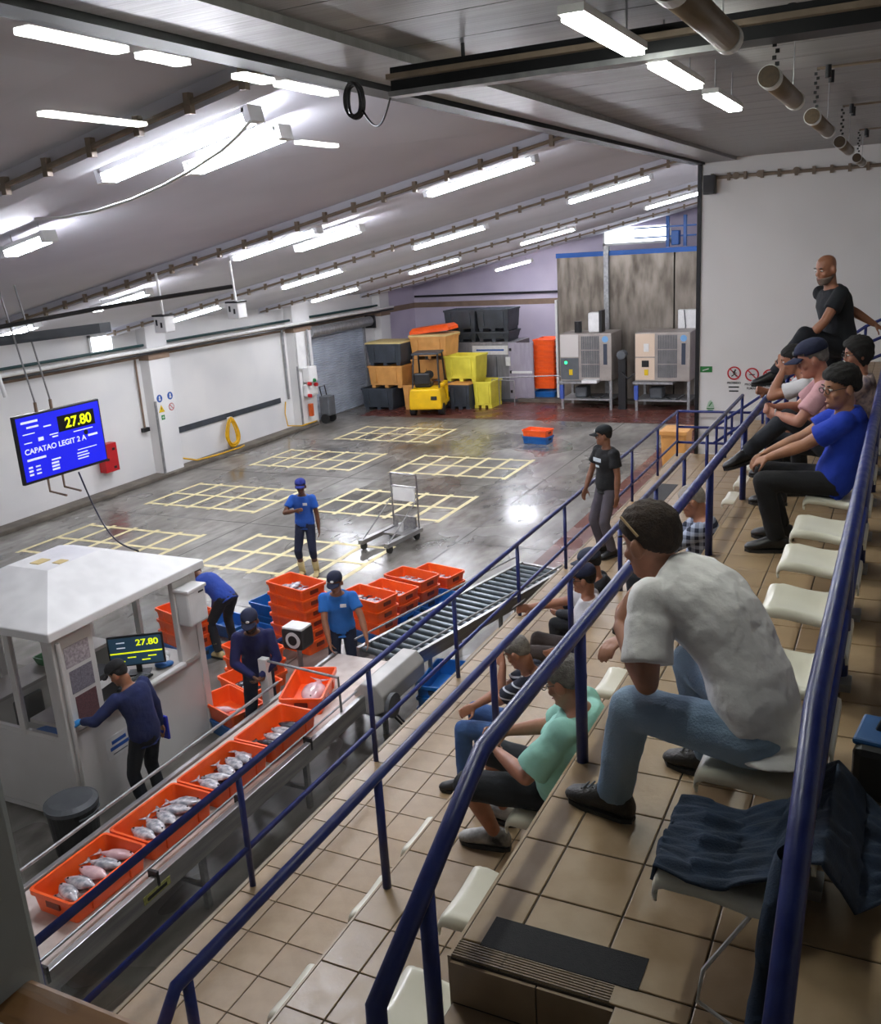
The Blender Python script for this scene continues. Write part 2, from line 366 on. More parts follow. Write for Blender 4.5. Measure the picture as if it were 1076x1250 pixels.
M_grip = mat('black_grip_tape', '#0d0d0f', '#151517', .85, scale=60, bump=.4, bscale=300)
for x0, x1, y0, y1, z, p_ in ((-1.14, -.61, 2.33, 2.475, Z3, t3), (-1.16, -.76, 2.05, 2.15, Z3-.175, st), (-.62, -.25, 2.06, 2.18, Z3, st), (-1.1, -.3, 1.75, 1.85, Z3-.355, st)):
    MB().bx(x0, x1, y0, y1, z, z+.003).build('grip_tape', M_grip, p_)
MB().bx(-3.75, -3.35, 13.2, 15.6, Z1, Z1+.008).build('rubber_mat', M_rubber, t1)
# stand ceiling of long panels
cs = struct(MB().bx(-3.5, 3.6, 0.6, YW+.2, ZC+.03, ZC+.2).build('ceiling_stand', M_panel))
pan = MB().bx(-3.5, 3.6, .006, .594, 0, .028).mesh('panel', M_panel)
for k in range(29):
    q = bpy.data.objects.new('panel', pan); col.objects.link(q); q.parent = cs; q.location = (0, 0.64 + k*.6, ZC)
bm_ = struct(MB().bx(-3.62, -3.44, .66, YW, ZC-.08, ZC+.30).build('trim_2', M_beam), 'black steel beam where the hall ceiling meets the stand ceiling')
MB().bx(-3.44, -3.40, .66, YW, ZC-.01, ZC+.05).build('light_edge', M_galv, bm_)
MB().bx(-3.40, -2.9, .66, YW, ZC-.05, ZC).build('cove_strip', M_panel, bm_)
struct(MB().bx(3.4, 3.6, 0.5, YW, 0, ZC+.2).build('wall_stand_side', M_wall))
struct(MB().bx(2.3, 3.6, .5, .64, 2.6, ZC+.2).build('wall_stand_rear', M_wall))
# observation booth with its window
M_frame = mat('grey_window_frame', '#b3b9b8', '#a6acab', .45, scale=6)
w1 = struct(MB().bx(-1.14, -.985, .52, .68, 3.4, 6.55).bx(-1.14, 2.3, .52, .68, 6.45, 6.55).bx(2.2, 2.3, .52, .68, 3.4, 6.55).build('window_1', M_frame, bev=.012), 'grey frame of the booth window around the view')
MB().bx(-1.0, 2.25, .5, .66, 4.48, 4.55).build('window_sill', M_wood, w1, bev=.01)
MB().cyl((-.98, .56, 4.57), (-.88, .56, 4.565), .014).build('latch', M_frame, w1)
MB().bx(-.985, 2.2, .598, .602, 4.55, 6.45).build('pane', M_pane, w1)
M_booth = mat('booth_paint', '#55534f', '#4a4846', .8, scale=2)
struct(MB().bx(-7.1, 2.3, .56, .64, 2.6, 4.48).bx(2.22, 2.3, -8.6, .56, 3.4, 6.55).bx(-7.1, -7.0, -8.6, .56, 3.4, 6.55).bx(-7.1, 2.3, -8.7, -8.6, 3.4, 6.55).bx(-7.1, -1.14, .56, .64, 4.48, 7).build('wall_booth', M_booth))
struct(MB().bx(-7.1, 2.3, -8.6, .55, 3.3, 3.4).build('floor_booth', M_booth))
struct(MB().bx(-7.1, 2.3, -8.6, .55, 6.55, 6.58).build('ceiling_booth', mat('booth_ceiling', '#6a6a68', rough=.8)))
# windows of the hall
w2 = struct(MB().bx(XL-.01, XL+.05, 16.6, 17.4, 3.80, 3.86).bx(XL-.01, XL+.05, 16.6, 16.67, 3.4, 3.86).bx(XL-.01, XL+.05, 17.33, 17.4, 3.4, 3.86).bx(XL-.01, XL+.05, 16.6, 17.4, 3.36, 3.44).build('window_2', M_white), 'small bright window high in the left wall')
MB().bx(XL-.01, XL+.01, 16.67, 17.33, 3.44, 3.80).build('pane', M_win, w2)
w3 = struct(MB().bx(-9.9, -7.5, YB-.05, YB+.02, 5.02, 5.1).bx(-9.9, -9.82, YB-.05, YB+.02, 5.02, 5.62).bx(-7.58, -7.5, YB-.05, YB+.02, 5.02, 5.62).build('window_3', M_white), 'bright window above the cold room')
MB().bx(-9.82, -7.58, YB-.02, YB+.01, 5.1, 5.6).build('pane', M_win, w3)
# roller shutter door
dr = struct(MB().bx(XL, XL+.1, 25.75, 25.85, 0, 2.9).bx(XL, XL+.1, 29.3, 29.4, 0, 2.9).build('door_1', M_galv), 'grey steel roller shutter in the left wall')
sl = MB()
for k in range(38):
    z = .02 + k*.073
    sl.prism([(z, XL+.02), (z+.02, XL+.055), (z+.055, XL+.055), (z+.072, XL+.02)], 25.85, 29.3, 'y') if False else sl.loft([[(XL+.02, y, z), (XL+.055, y, z+.02), (XL+.055, y, z+.055), (XL+.02, y, z+.072)] for y in (25.85, 29.3)])
s_ = sl.build('shutter_slats', mat('shutter_steel', '#c6ceda', '#b2bac8', .4, .2, scale=2), dr); s_['kind'] = 'stuff'
MB().cyl((XL+.25, 25.6, 2.95), (XL+.25, 29.5, 2.95), .17, n=16).build('shutter_roll', M_galv, dr); MB().box((XL+.25, 29.55, 2.92), (.4, .08, .45)).build('end_bracket', M_black, dr)

# ------------------------------------------------------------------ ceiling lamps
rowy = (5.85, 11.8, 17.9, 24.6); rname = ('nearest row', 'second row', 'third row', 'farthest row')
def batten(x, y, L, label, two=True, z=None, rz=0, grp='fluorescent battens on the hall ceiling'):
    t = thing('ceiling_lamp', label, 'lamp', (x, y, (cz(x)-.15) if z is None else z), 0, grp)
    t.rotation_euler = (0, -math.atan(.2), rz)
    MB().bx(-L/2, L/2, -.085, .085, 0, .05).build('housing', M_white, t, bev=.01)
    MB().bx(-L/2+.02, L/2-.02, -.075, .075, -.055, -.002).build('diffuser', M_emit, t)
    for s in (-1, 1):
        MB().bx(s*L/2-.03, s*L/2+.03, -.085, .085, -.06, .05).build('end_cap', M_white, t)
        MB().tube([(s*L*.35, 0, .05), (s*L*.35, 0, .14)], .006, 6).build('hanger', M_galv, t)
    return t
cn3 = ('beside the stand beam', 'in the middle of the slope', 'towards the left wall', 'closest to the left wall')
for r, c, x, y, L in ((0, 0, -5.03, 5.9, 1.5), (1, 0, -5.1, 11.75, 1.55), (2, 0, -5.2, 18.0, 1.6), (3, 0, -5.6, 25.1, 1.4), (1, 1, -8.4, 11.75, 1.55), (2, 1, -8.5, 17.9, 1.65), (3, 1, -9.0, 25.2, 1.6), (1, 2, -12.1, 12.3, 1.3), (2, 2, -11.9, 17.9, 1.65), (3, 2, -12.0, 24.2, 1.6), (2, 3, -15.3, 17.9, 1.6), (3, 3, -15.4, 24.3, 1.7)):
    batten(x, y, L, 'bright fluorescent batten on the sloped hall ceiling, %s, %s' % (rname[r], cn3[c]))
batten(-5.0, 6.6, .95, 'shorter fluorescent batten just behind the largest lamp')
batten(-8.2, 12.9, 1.2, 'fluorescent batten paired beside the second-row middle lamp')
batten(-7.9, 6.9, .6, 'dim lamp hanging by dark brackets at the left edge')
batten(-12.3, 30.9, 1.35, 'low hanging batten in front of the lavender back wall', z=4.6)
batten(-14.3, 11.9, 1.1, 'lamp partly cut by the left edge of the picture')
# strip lights over the stand
for k, (y0, y1, nm) in enumerate(((2.6, 3.7, 'first'), (4.17, 5.24, 'second'), (5.66, 6.76, 'third'), (7.25, 8.33, 'fourth'))):
    t = thing('strip_light', 'long white strip light on the stand ceiling, %s from the camera' % nm, 'lamp', (-1.36, (y0+y1)/2, 6.38), 0, 'strip lights on the stand ceiling')
    MB().bx(-.058, .058, (y0-y1)/2, (y1-y0)/2, -.035, 0).build('housing', M_white, t)
    MB().bx(-.048, .048, (y0-y1)/2+.02, (y1-y0)/2-.02, -.06, -.035).build('diffuser', M_emit2, t)
    for dy in (-.35, .35): MB().tube([(0, dy, 0), (0, dy, ZC-6.38)], .005, 6).build('hanger', M_galv, t)
# lamps inside the booth, whose reflections show in the pane
M_emit3 = mat('booth_lamp', '#ffffff', rough=.4, emit='#f2f6f0', es=100)
for x, y0, y1, nm in ((-3.76, -2.25, -2.9, 'nearest'), (-3.76, -3.03, -3.38, 'second'), (-3.78, -3.88, -4.21, 'third'), (-3.77, -4.3, -4.95, 'fourth'), (-5.63, -4.03, -5.05, 'left'), (-5.6, -7.2, -7.9, 'rear left')):
    t = thing('booth_strip_light', 'strip light reflected in the booth glass, %s' % nm, 'lamp', (x, (y0+y1)/2, 6.548), 0, 'reflected strip lights')
    d = abs(y1-y0)/2
    MB().bx(-.06, .06, -d, d, -.02, 0).build('housing', M_white, t); MB().bx(-.05, .05, -d+.01, d-.01, -.05, -.02).build('diffuser', M_emit3, t)
# ------------------------------------------------------------------ things under the stand ceiling
t = thing('ceiling_girder', 'dark suspended cable girder crossing the stand ceiling', 'girder', (0, 0, 0))
MB().bx(-2.95, 3.3, 5.5, 5.72, 6.36, 6.5).build('channel', M_beam, t); MB().bx(-2.95, 3.3, 5.44, 5.5, 6.425, 6.455).build('edge_strip', M_cond, t)
MB().bx(-2.95, -.9, 5.46, 5.56, 6.33, 6.36).build('pale_lower_flange', M_galv, t)
for x in (-2.5, -1.6, -.4, .9): MB().tube([(x, 5.6, 6.5), (x, 5.6, ZC+.01)], .012, 6).build('hanger_rod', M_beam, t)
tag(MB().tube([(-3.42+.075*math.sin(a)*(.85+.15*math.sin(a*.31)), 5.85+.03*math.sin(a*.37), 6.40+.115*math.cos(a)*(.9+.1*math.sin(a*.23))) for a in [i*.24 for i in range(200)]], .006, 6).build('cable_coil', M_black, smooth=True), 'coil of black cable hanging from the beam', 'cable')
tag(MB().tube([(-3.36+.4*u, 5.85-.3*u, 6.33-.16*math.sin(PI*u)+.08*u) for u in [i/14 for i in range(15)]], .007, 6).build('loose_cable', M_black, smooth=True), 'loose black cable looping from the coil to the girder', 'cable')
for nm, y0, y1 in (('first', 3.3, 4.45), ('second', 5.69, 6.96), ('third', 8.08, 9.6), ('fourth', 11.0, 12.6), ('farthest', 14.2, 15.6)):
    x = -.76; z = 6.2
    t = thing('tube_heater', 'hanging tan tube heater under the stand ceiling, %s from the camera' % nm, 'heater', (x, y0, z), 0, 'tube heaters over the top row')
    L = y1 - y0
    MB().cyl((0, .03, 0), (0, L-.03, 0), .055, n=20).build('tube', mat('heater_tan', '#7d6b55', '#6b5b47', .45, scale=3), t, smooth=True)
    MB().cyl((0, 0, 0), (0, .1, 0), .06, n=20).build('white_band', M_white, t); MB().cyl((0, L-.08, 0), (0, L, 0), .06, n=20).build('white_band', M_white, t)
    MB().cyl((0, -.01, 0), (0, 0, 0), .055, n=20).build('grille', mat('heater_brown', '#4c3a22', '#3c2d1a', .6, scale=60), t)
    ch_ = MB()
    for k in range(10): ch_.box((.0+(.008 if k % 2 else -.008), .25, .06+k*.033), (.022, .01, .022))
    ch_.build('chain', M_black, t)
    MB().tube([(0, L-.15, .05), (0, L-.15, ZC-z-.002)], .004, 6).build('wire', M_galv, t)
    for dy in (.12, .42): MB().cyl((.09, dy, ZC-z-.12), (.09, dy, ZC-z-.03), .022).build('connector', M_black, t)
    MB().tube([(.0, .25, ZC-z-.03), (1.5, .25, ZC-z-.03)], .012, 6).build('feed_cable', M_cond, t)
t = thing('wall_speaker', 'small black loudspeaker high on the white end wall', 'speaker', (-3.33, YW-.13, 6.0)); MB().bx(-.1, .1, -.11, .11, 0, .32).build('cabinet', M_black, t, bev=.01); MB().bx(-.08, .08, -.12, -.11, .03, .29).build('grille', M_rubber, t); MB().bx(-.03, .03, .1, .14, .1, .2).build('bracket', M_beam, t)

# ------------------------------------------------------------------ railings of the stand
def rail(name, label, x, y0, y1, ztop, zbase, posts, mids=(), r=.027, bend=None):
    t = thing(name, label, 'railing', (x, y0, zbase))
    top = [(0, 0, ztop-zbase), (0, y1-y0, ztop-zbase)]
    if bend: top = [(0, b[0]-y0, b[1]-zbase) for b in bend] + top
    MB().tube(top, r, 12).build('top_rail', M_blue, t, smooth=True)
    for z in mids: MB().tube([(0, 0, z-zbase), (0, y1-y0, z-zbase)], r*.8, 10).build('middle_rail', M_blue, t, smooth=True)
    for p in posts:
        yy, zb, zt = (p, zbase, ztop) if not isinstance(p, tuple) else p
        q = MB().cyl((0, yy-y0, zb-zbase), (0, yy-y0, zt-zbase-.01), r*.85, n=12).build('post', M_blue, t, smooth=True)
    return t
ra = rail('railing', 'long blue railing at the platform edge beside the conveyor', E1+.05, 1.9, 17.75, 2.12, Z1, [2.6, 4.3, 6.03, 7.7, 9.4, 11.07, 12.75, 14.41, 16.15, 17.72], (1.55,), .026)
for z in (2.12, 1.82, 1.52): MB().tube([(0, 15.85, z-Z1), (1.9, 15.85, z-Z1)], .024, 10).build('cross_rail', M_blue, ra, smooth=True)
for x in (1.0, 1.85): MB().cyl((x, 15.85, 0), (x, 15.85, .87), .022).build('post', M_blue, ra)
rail('railing', 'blue railing behind the lowest row of seats', E2+.04, 2.06, 15.2, 2.87, Z2, [2.12, 3.57, 5.08, 6.65, 8.1, 9.5, 10.9, 12.3, 13.7, 15.17], (), .027, bend=[(1.80, 2.2), (1.84, 2.62)])
rail('railing', 'blue railing behind the middle row of seats, worn on top', E3+.04, 2.49, 12.4, 3.84, Z3, [(2.05, Z3-.5, 3.63), 3.54, 5.0, 6.47, 7.98, 9.5, 11.0, 12.37], (), .031, bend=[(1.70, 2.6), (1.73, 3.48)])
rail('railing', 'thick blue railing at right, behind the top row of seats', E4+.0, 2.52, 11.5, 4.16, Z4, [4.0, 5.6, 7.2, 8.8, 10.4], (3.86,), .033, bend=[(1.3, 3.35)])
t = thing('stair_railing', 'blue railing climbing the stairs in front of the white end wall', 'railing', (-2.9, 16.3, Z1))
for dz in (0, -.28, -.56): MB().tube([(0, 0, .87+dz), (2.3, 0, 2.55+dz), (4.6, 0, 3.6+dz)], .025, 10).build('rail', M_blue, t, smooth=True)
for x, z in ((.05, .9), (.8, 1.45), (1.55, 2.0), (2.3, 2.55), (3.4, 3.05)): MB().cyl((x, 0, 0), (x, 0, z), .022).build('post', M_blue, t)
ss = struct(MB().bx(-2.31, 3.4, 16.6, 17.98, 0, Z1+.001).build('floor_landing', M_tile), 'landing and stair flight below the white end wall')
for k in range(12): MB().bx(-2.3+k*.28, 3.4, 17.1, 17.98, Z1, Z1+(k+1)*.18).build('step', M_tile, ss)

# ------------------------------------------------------------------ seats
def seat_mesh():
    prof = [(.208, -.045), (.214, -.025), (.205, -.004), (.17, .008), (.10, 0), (.02, -.012), (-.06, -.02), (-.12, -.012), (-.155, .03), (-.18, .09), (-.197, .15), (-.205, .175), (-.222, .17), (-.225, .14)]
    def fn(u, v):
        k = u * (len(prof)-1); i = min(int(k), len(prof)-2); f = k - i
        x = prof[i][0]*(1-f) + prof[i+1][0]*f; z = prof[i][1]*(1-f) + prof[i+1][1]*f
        a = v*2 - 1; w = .205 - .018*math.sin(PI*min(1, max(0, (x+.15)/.36)))**2
        y = a*w; e = abs(a)
        if x < .16 and e < .93 and x > -.16: z += .018*(e**3) - .006
        if e > .9: z -= (e-.9)/.1*(.035 if x > -.15 else .01); y = math.copysign(w*(.9+.1*min(1, (e-.9)*12)), a)
        if x > .18: z += -.006*math.cos(a*PI)
        return (x, y, z)
    return MB().grid(fn, 39, 24)
seat_root = thing('stand_seat', 'seat', 'seat', (0, 0, 0), PI, 'ivory plastic seats of the stand')
seat_mesh().build('shell', M_seat, seat_root, smooth=True, solid=.012)
MB().ell((-.09, 0, -.022), (.022, .012, .006), n=12, m=6).build('drain_hole', M_rubber, seat_root)
MB().bx(-.2, .06, -.03, .03, -.1, -.03).bx(-.24, -.18, -.05, .05, -.2, -.03).build('bracket', M_galv, seat_root)
first = [True]
def seat(x, y, z, label):
    if first[0]: first[0] = False; seat_root.location = (x, y, z); seat_root['label'] = label; return
    copy_tree(seat_root, (x, y, z), PI, label)
seats3 = [(2.56, 'ivory seat under the navy jacket, top row'), (3.17, 'ivory seat under the man in the white T-shirt'), (3.95, 'empty ivory seat just behind the man in the white T-shirt'), (4.74, 'empty ivory seat in the top row, second beyond the white-shirted man'), (5.44, 'empty ivory seat in the top row, third beyond the white-shirted man'), (6.06, 'empty ivory seat in the top row right before the man in blue'), (6.85, 'ivory seat under the man in the blue T-shirt'), (7.75, 'ivory seat under the man in the pink shirt'), (8.4, 'ivory seat under the woman with glasses'), (9.0, 'ivory seat under the man resting his chin, top row')]
for y, l in seats3: seat(-.355, y, Z3+.40, l)
seats2 = [(2.52, 'middle row ivory seat lowest in the picture, cut by the bottom edge'), (3.2, 'empty middle row ivory seat beside the grip tape steps'), (3.98, 'ivory seat under the man in the teal T-shirt'), (4.72, 'empty middle row seat just beyond the man in teal'), (5.45, 'empty middle row seat next to the knee of the white-shirted man'), (7.35, 'ivory seat under the man in the plaid shirt'), (10.1, 'empty far middle row seat behind the plaid man'), (10.85, 'second empty far middle row seat behind the plaid man'), (11.6, 'third empty far middle row seat behind the plaid man'), (12.3, 'farthest empty middle row seat near the crossed legs')]
for y, l in seats2: seat(-1.45, y, Z2+.42, l)
seats1 = [(3.25, 'lowest row seat edge nearest the camera'), (4.06, 'lowest row seat edge at the foot of a blue post'), (4.72, 'lowest row seat edge before the striped man'), (6.1, 'ivory seat under the man in the striped shirt'), (6.9, 'empty lowest row seat between the striped man and the capped man'), (7.75, 'ivory seat under the man in white T-shirt and navy cap'), (8.5, 'ivory seat under the man in the dark cap, lowest row'), (9.9, 'empty lowest row seat far along the walkway, nearer one'), (10.9, 'empty lowest row seat far along the walkway, middle one'), (13.2, 'empty lowest row seat far along the walkway, farthest one')]
for y, l in seats1: seat(-2.53, y, Z1+.42, l)

# navy jacket thrown over the first seat
def lerpp(pts, u):
    k = u*(len(pts)-1); i = min(int(k), len(pts)-2); f = k-i; f = f*f*(3-2*f)
    return [pts[i][j]*(1-f)+pts[i+1][j]*f for j in range(len(pts[0]))]
def jk(u, v):
    # u: seat front -> over the low backrest -> down onto the top walkway; v: along y
    x, z, y0, y1 = lerpp([(-.585, 3.56, 2.40, 2.74), (-.575, 3.615, 2.37, 2.76), (-.47, 3.625, 2.35, 2.77), (-.36, 3.612, 2.36, 2.78), (-.25, 3.64, 2.38, 2.80), (-.17, 3.76, 2.36, 2.84), (-.11, 3.785, 2.34, 2.90), (-.06, 3.69, 2.36, 2.96), (-.02, 3.60, 2.40, 3.0), (.05, 3.568, 2.52, 2.96), (.12, 3.558, 2.72, 2.84)], u)
    y = y0 + (y1-y0)*v; w = .010*math.sin(13*v+5*u)+.007*math.sin(24*u-8*v)+.005*math.sin(33*v+19*u)+.004*math.sin(57*v-31*u)
    return (x+.3*w, y+.01*math.sin(19*u), z+abs(w)*1.2+.006)
t = thing('jacket', 'dark navy jacket thrown over the nearest top row seat', 'jacket', (0, 0, 0))
M_navyc = mat('navy_cloth', '#102236', '#152b44', .85, scale=12, bump=.25, bscale=160)
MB().grid(jk, 80, 40).build('body', M_navyc, t, smooth=True, solid=.01)
def slv(u, v):
    a = 2*PI*v; r = .042-.004*u+.004*math.sin(18*u)
    x, y, z = lerpp([(-.20, 2.40, 3.76), (-.225, 2.33, 3.66), (-.235, 2.29, 3.5), (-.245, 2.25, 3.36), (-.26, 2.2, 3.225)], u)
    return (x+r*math.cos(a)*.75, y+r*math.sin(a)*1.25, z+.006*math.sin(20*u+2*a))
MB().grid(slv, 40, 18).build('sleeve', M_navyc, t, smooth=True)
# bag on the top walkway, cable
t = thing('tool_bag', 'black tool bag with blue trim on the top walkway', 'bag', (.1, 3.2, Z4), -.15)
MB().bx(-.16, .2, -.13, .13, 0, .2).build('body', M_black, t, bev=.03); MB().bx(-.165, .205, -.1, .1, .19, .215).build('lid', mat('bag_blue', '#14508a', rough=.5), t, bev=.01)
MB().tube([(-.1, 0, .2), (-.08, 0, .27), (.1, 0, .27), (.14, 0, .2)], .014, 8).build('handle', M_black, t); MB().box((-.163, .02, .1), (.006, .1, .03)).build('zip_tab', mat('bag_lightblue', '#2f7fc0', rough=.5), t)
tag(MB().tube([(-.1, 2.95, Z4+.012), (-.07, 3.2, Z4+.012), (-.0, 3.55, Z4+.012), (.12, 3.68, Z4+.012), (.25, 3.66, Z4+.012)], .008, 6).build('white_cable', M_white), 'thin white cable on the top walkway above the bag', 'cable')
tag(MB().tube([(-.3, 2.42, Z3+.3), (-.42, 2.36, Z3+.12), (-.43, 2.33, Z3+.03), (-.3, 2.28, Z3+.012), (-.2, 2.25, Z3+.012)], .007, 6).build('white_cable', M_white), 'white cable looping down under the jacket seat', 'cable')

# signs on the white end wall
def flat(name, label, cat, loc, m, mk, parent=None, grp=None):
    o = mk.build(name, m); o.location = loc; tag(o, label, cat, grp); return o
def disc(r0, r1, n=32):
    m = MB()
    vs_ = [(r*math.cos(2*PI*i/n), d, r*math.sin(2*PI*i/n)) for d in (0, -.004) for r in (r0, r1) for i in range(n)]
    fs = []
    for i in range(n):
        j = (i+1) % n; fs += [(2*n+i, 2*n+j, 3*n+j, 3*n+i), (n+i, n+j, 3*n+j, 3*n+i), (i, j, 2*n+j, 2*n+i), (i, j, n+j, n+i)]
    return m.add(vs_, fs)
RXT = (PI/2, 0, 0)
for k, (x, nm, lines) in enumerate(((-2.85, 'with a running figure', ('PROIBIDO', .19, .17)), (-2.53, 'with a bare slash', ('PROIBIDO', 'FUMAR')), (-2.22, 'partly behind a shoe', ('PROIBIDO', .16)), (-1.90, 'partly behind the blue rails', ('PROIBIDO', .15)))):
    t = thing('prohibition_sign', 'round red prohibition sign on the white wall %s' % nm, 'sign', (x, YW-.005, 2.81-.025*k), 0, 'prohibition signs')
    disc(.098, .125).build('red_ring', M_prr, t); MB().box((0, -.003, 0), (.022, .003, .2), RY(-.785)).build('slash', M_prr, t)
    MB().cyl((0, .001, 0), (0, -.001, 0), .1, n=28).build('face', M_paper, t)
    if k == 0:
        MB().ell((.02, -.004, .055), (.016, .003, .016)).box((.0, -.004, .015), (.028, .003, .06), RY(.4)).box((-.02, -.004, -.04), (.018, .003, .07), RY(.9)).box((.025, -.004, -.035), (.018, .003, .07), RY(-.6)).box((.0, -.004, .02), (.1, .003, .014), RY(.5)).build('figure', M_prk, t)
    if k == 1: MB().box((0, -.004, 0), (.1, .003, .018)).build('figure', M_prk, t)
    if k == 2: MB().box((0, -.004, .01), (.1, .003, .03)).build('figure', M_prk, t)
    if k == 3: MB().box((0, -.004, 0), (.03, .003, .09)).build('figure', M_prk, t)
    for i, w in enumerate(lines):
        if isinstance(w, str): text('lettering', w, .055, M_prk, t, (0, -.003, -.2-i*.075), RXT, .001, 'CENTER', 1.0)
        else: bar(t, M_prk, -w/2, -.198-i*.075, w, .026)
t = thing('exit_sign', 'small green exit sign at the edge of the white wall', 'sign', (-3.36, YW-.006, 2.88)); MB().bx(-.11, .11, -.006, .004, -.055, .055).build('plate', M_prg, t); MB().box((-.01, -.008, -.005), (.12, .003, .018), RY(-.3)).build('arrow', M_paper, t)
t = thing('floor_sign', 'pale green triangular sign low on the white wall', 'sign', (-3.27, YW-.006, 2.2))
MB().prism([(-.07, -.04), (.07, -.04), (.04, .06), (0, .1), (-.04, .06)], -.004, .004).build('plate', mat('pale_green', '#b9d6bd', rough=.6), t); MB().box((0, -.006, .02), (.02, .003, .09), RY(.6)).bx(-.07, .07, -.006, -.004, -.07, -.05).bx(-.05, .05, -.006, -.004, -.1, -.085).build('figure', M_prg, t)
# ------------------------------------------------------------------ left wall fittings
t = thing('fire_cabinet', 'red fire cabinet on the left wall below the screen', 'cabinet', (XL+.11, 16.55, .55)); MB().bx(-.1, .12, -.22, .22, 0, .7).build('box', M_redp, t, bev=.01)
for z, y in ((.55, .1), (.32, -.12), (.1, .08)): MB().box((.125, y, z), (.012, .08, .06)).build('black_mark', M_black, t)
for y, z, m, shape, l in ((18.38, 2.05, M_prb, 'o', 'left blue round safety sign on the pillar'), (18.78, 2.06, M_prb, 'o', 'right blue round safety sign on the pillar'), (18.40, 1.78, M_pry, '^', 'yellow triangular warning sign on the pillar'), (18.78, 1.77, M_paper, 'p', 'red ringed prohibition sign on the pillar'), (18.42, 1.55, M_prg, 's', 'small green safety sign on the pillar')):
    t = thing('safety_sign', l, 'sign', (XL+.323, y, z), PI/2)
    if shape == 'o': MB().cyl((0, 0, 0), (0, -.006, 0), .1, n=28).build('plate', m, t); MB().ell((0, -.008, .03), (.03, .003, .035)).box((0, -.008, -.03), (.07, .004, .05)).build('pictogram', M_paper, t)
    elif shape == '^': MB().prism([(-.11, -.09), (.11, -.09), (0, .1)], -.006, 0).build('plate', m, t); MB().box((0, -.008, 0), (.018, .003, .07)).build('pictogram', M_prk, t)
    elif shape == 'p': MB().cyl((0, 0, 0), (0, -.004, 0), .09, n=28).build('plate', m, t); disc(.075, .1).build('red_ring', M_prr, t); MB().box((0, -.006, 0), (.018, .003, .16), RY(-.785)).build('slash', M_prr, t)
    else: MB().bx(-.06, .06, -.005, 0, -.06, .06).build('plate', m, t); MB().box((0, -.007, 0), (.07, .003, .02)).box((0, -.007, 0), (.02, .003, .07)).build('pictogram', M_paper, t)
# yellow hose
t = thing('yellow_hose', 'coiled yellow hose hanging on the left wall', 'hose', (XL+.1, 21.3, 0))
for k in range(7):
    a_ = .17+.02*k; MB().tube([(.06+.02*(k % 3), (a_+.06*math.sin(k))*math.sin(q)*(1-.35*math.cos(q)), .52-.38*math.cos(q)*(-1)+.02*k-.02) for q in [2*PI*i/28 for i in range(28)]], .022, 6, True).build('loop', M_yhose, t, smooth=True)
MB().tube([(.2, .3, .12), (.3, 0, .125), (.25, -1.0, .125), (.12, -1.7, .13), (.03, -2.2, .3), (.02, -2.3, .45)], .022, 8).build('trailing_end', M_yhose, t, smooth=True)
MB().box((.03, 0, .95), (.08, .16, .12)).build('hook', M_white, t)
tag(MB().tube([(XL+.06, 24.2, .95), (XL+.1, 24.05, .6), (XL+.12, 24.1, .2), (XL+.38, 24.5, .13), (XL+.41, 25.2, .13), (XL+.4, 25.35, .13), (XL+.38, 24.9, .13), (XL+.37, 24.5, .13)], .02, 8).build('short_yellow_hose', M_yhose, smooth=True), 'shorter yellow hose on the kerb near the shutter', 'hose')
t = thing('wash_station', 'white wash station with red and green taps beside the shutter', 'wash station', (XL+.345, 25.1, 0))
MB().bx(0, .25, -.25, .25, 1.45, 1.95).build('dispenser', M_white, t, bev=.03); MB().bx(0, .2, -.3, .3, 1.0, 1.4).build('basin', M_white, t, bev=.04)
for y, z, m in ((-.25, 1.42, M_redp), (.1, 1.35, M_redp), (0, 1.5, M_green), (-.3, 1.05, M_redp)): MB().cyl((.2, y, z), (.3, y, z), .06).build('valve', m, t)
MB().bx(.02, .14, -.12, .0, .35, .75).build('orange_tube', mat('orange_pipe', '#c8551c', rough=.5), t); MB().tube([(.1, .1, 3.1), (.1, .1, 1.9)], .035, 8).build('pipe', M_galv, t); MB().bx(.0, .04, -.45, -.05, 1.9, 3.05).build('panel', M_white, t)
t = thing('hand_truck', 'small dark cart leaning beside the shutter', 'cart', (XL+.6, 25.75, 0)); MB().bx(-.18, .18, -.2, .2, .25, .9).build('body', M_grey, t, bev=.03)
for y in (-.2, .2): MB().cyl((0, y-.03, .16), (0, y+.03, .16), .16, n=18).build('wheel', M_rubber, t)
MB().tube([(-.1, -.15, .9), (-.15, -.15, 1.2), (-.15, .15, 1.2), (-.1, .15, .9)], .02, 8).build('handle', M_black, t)
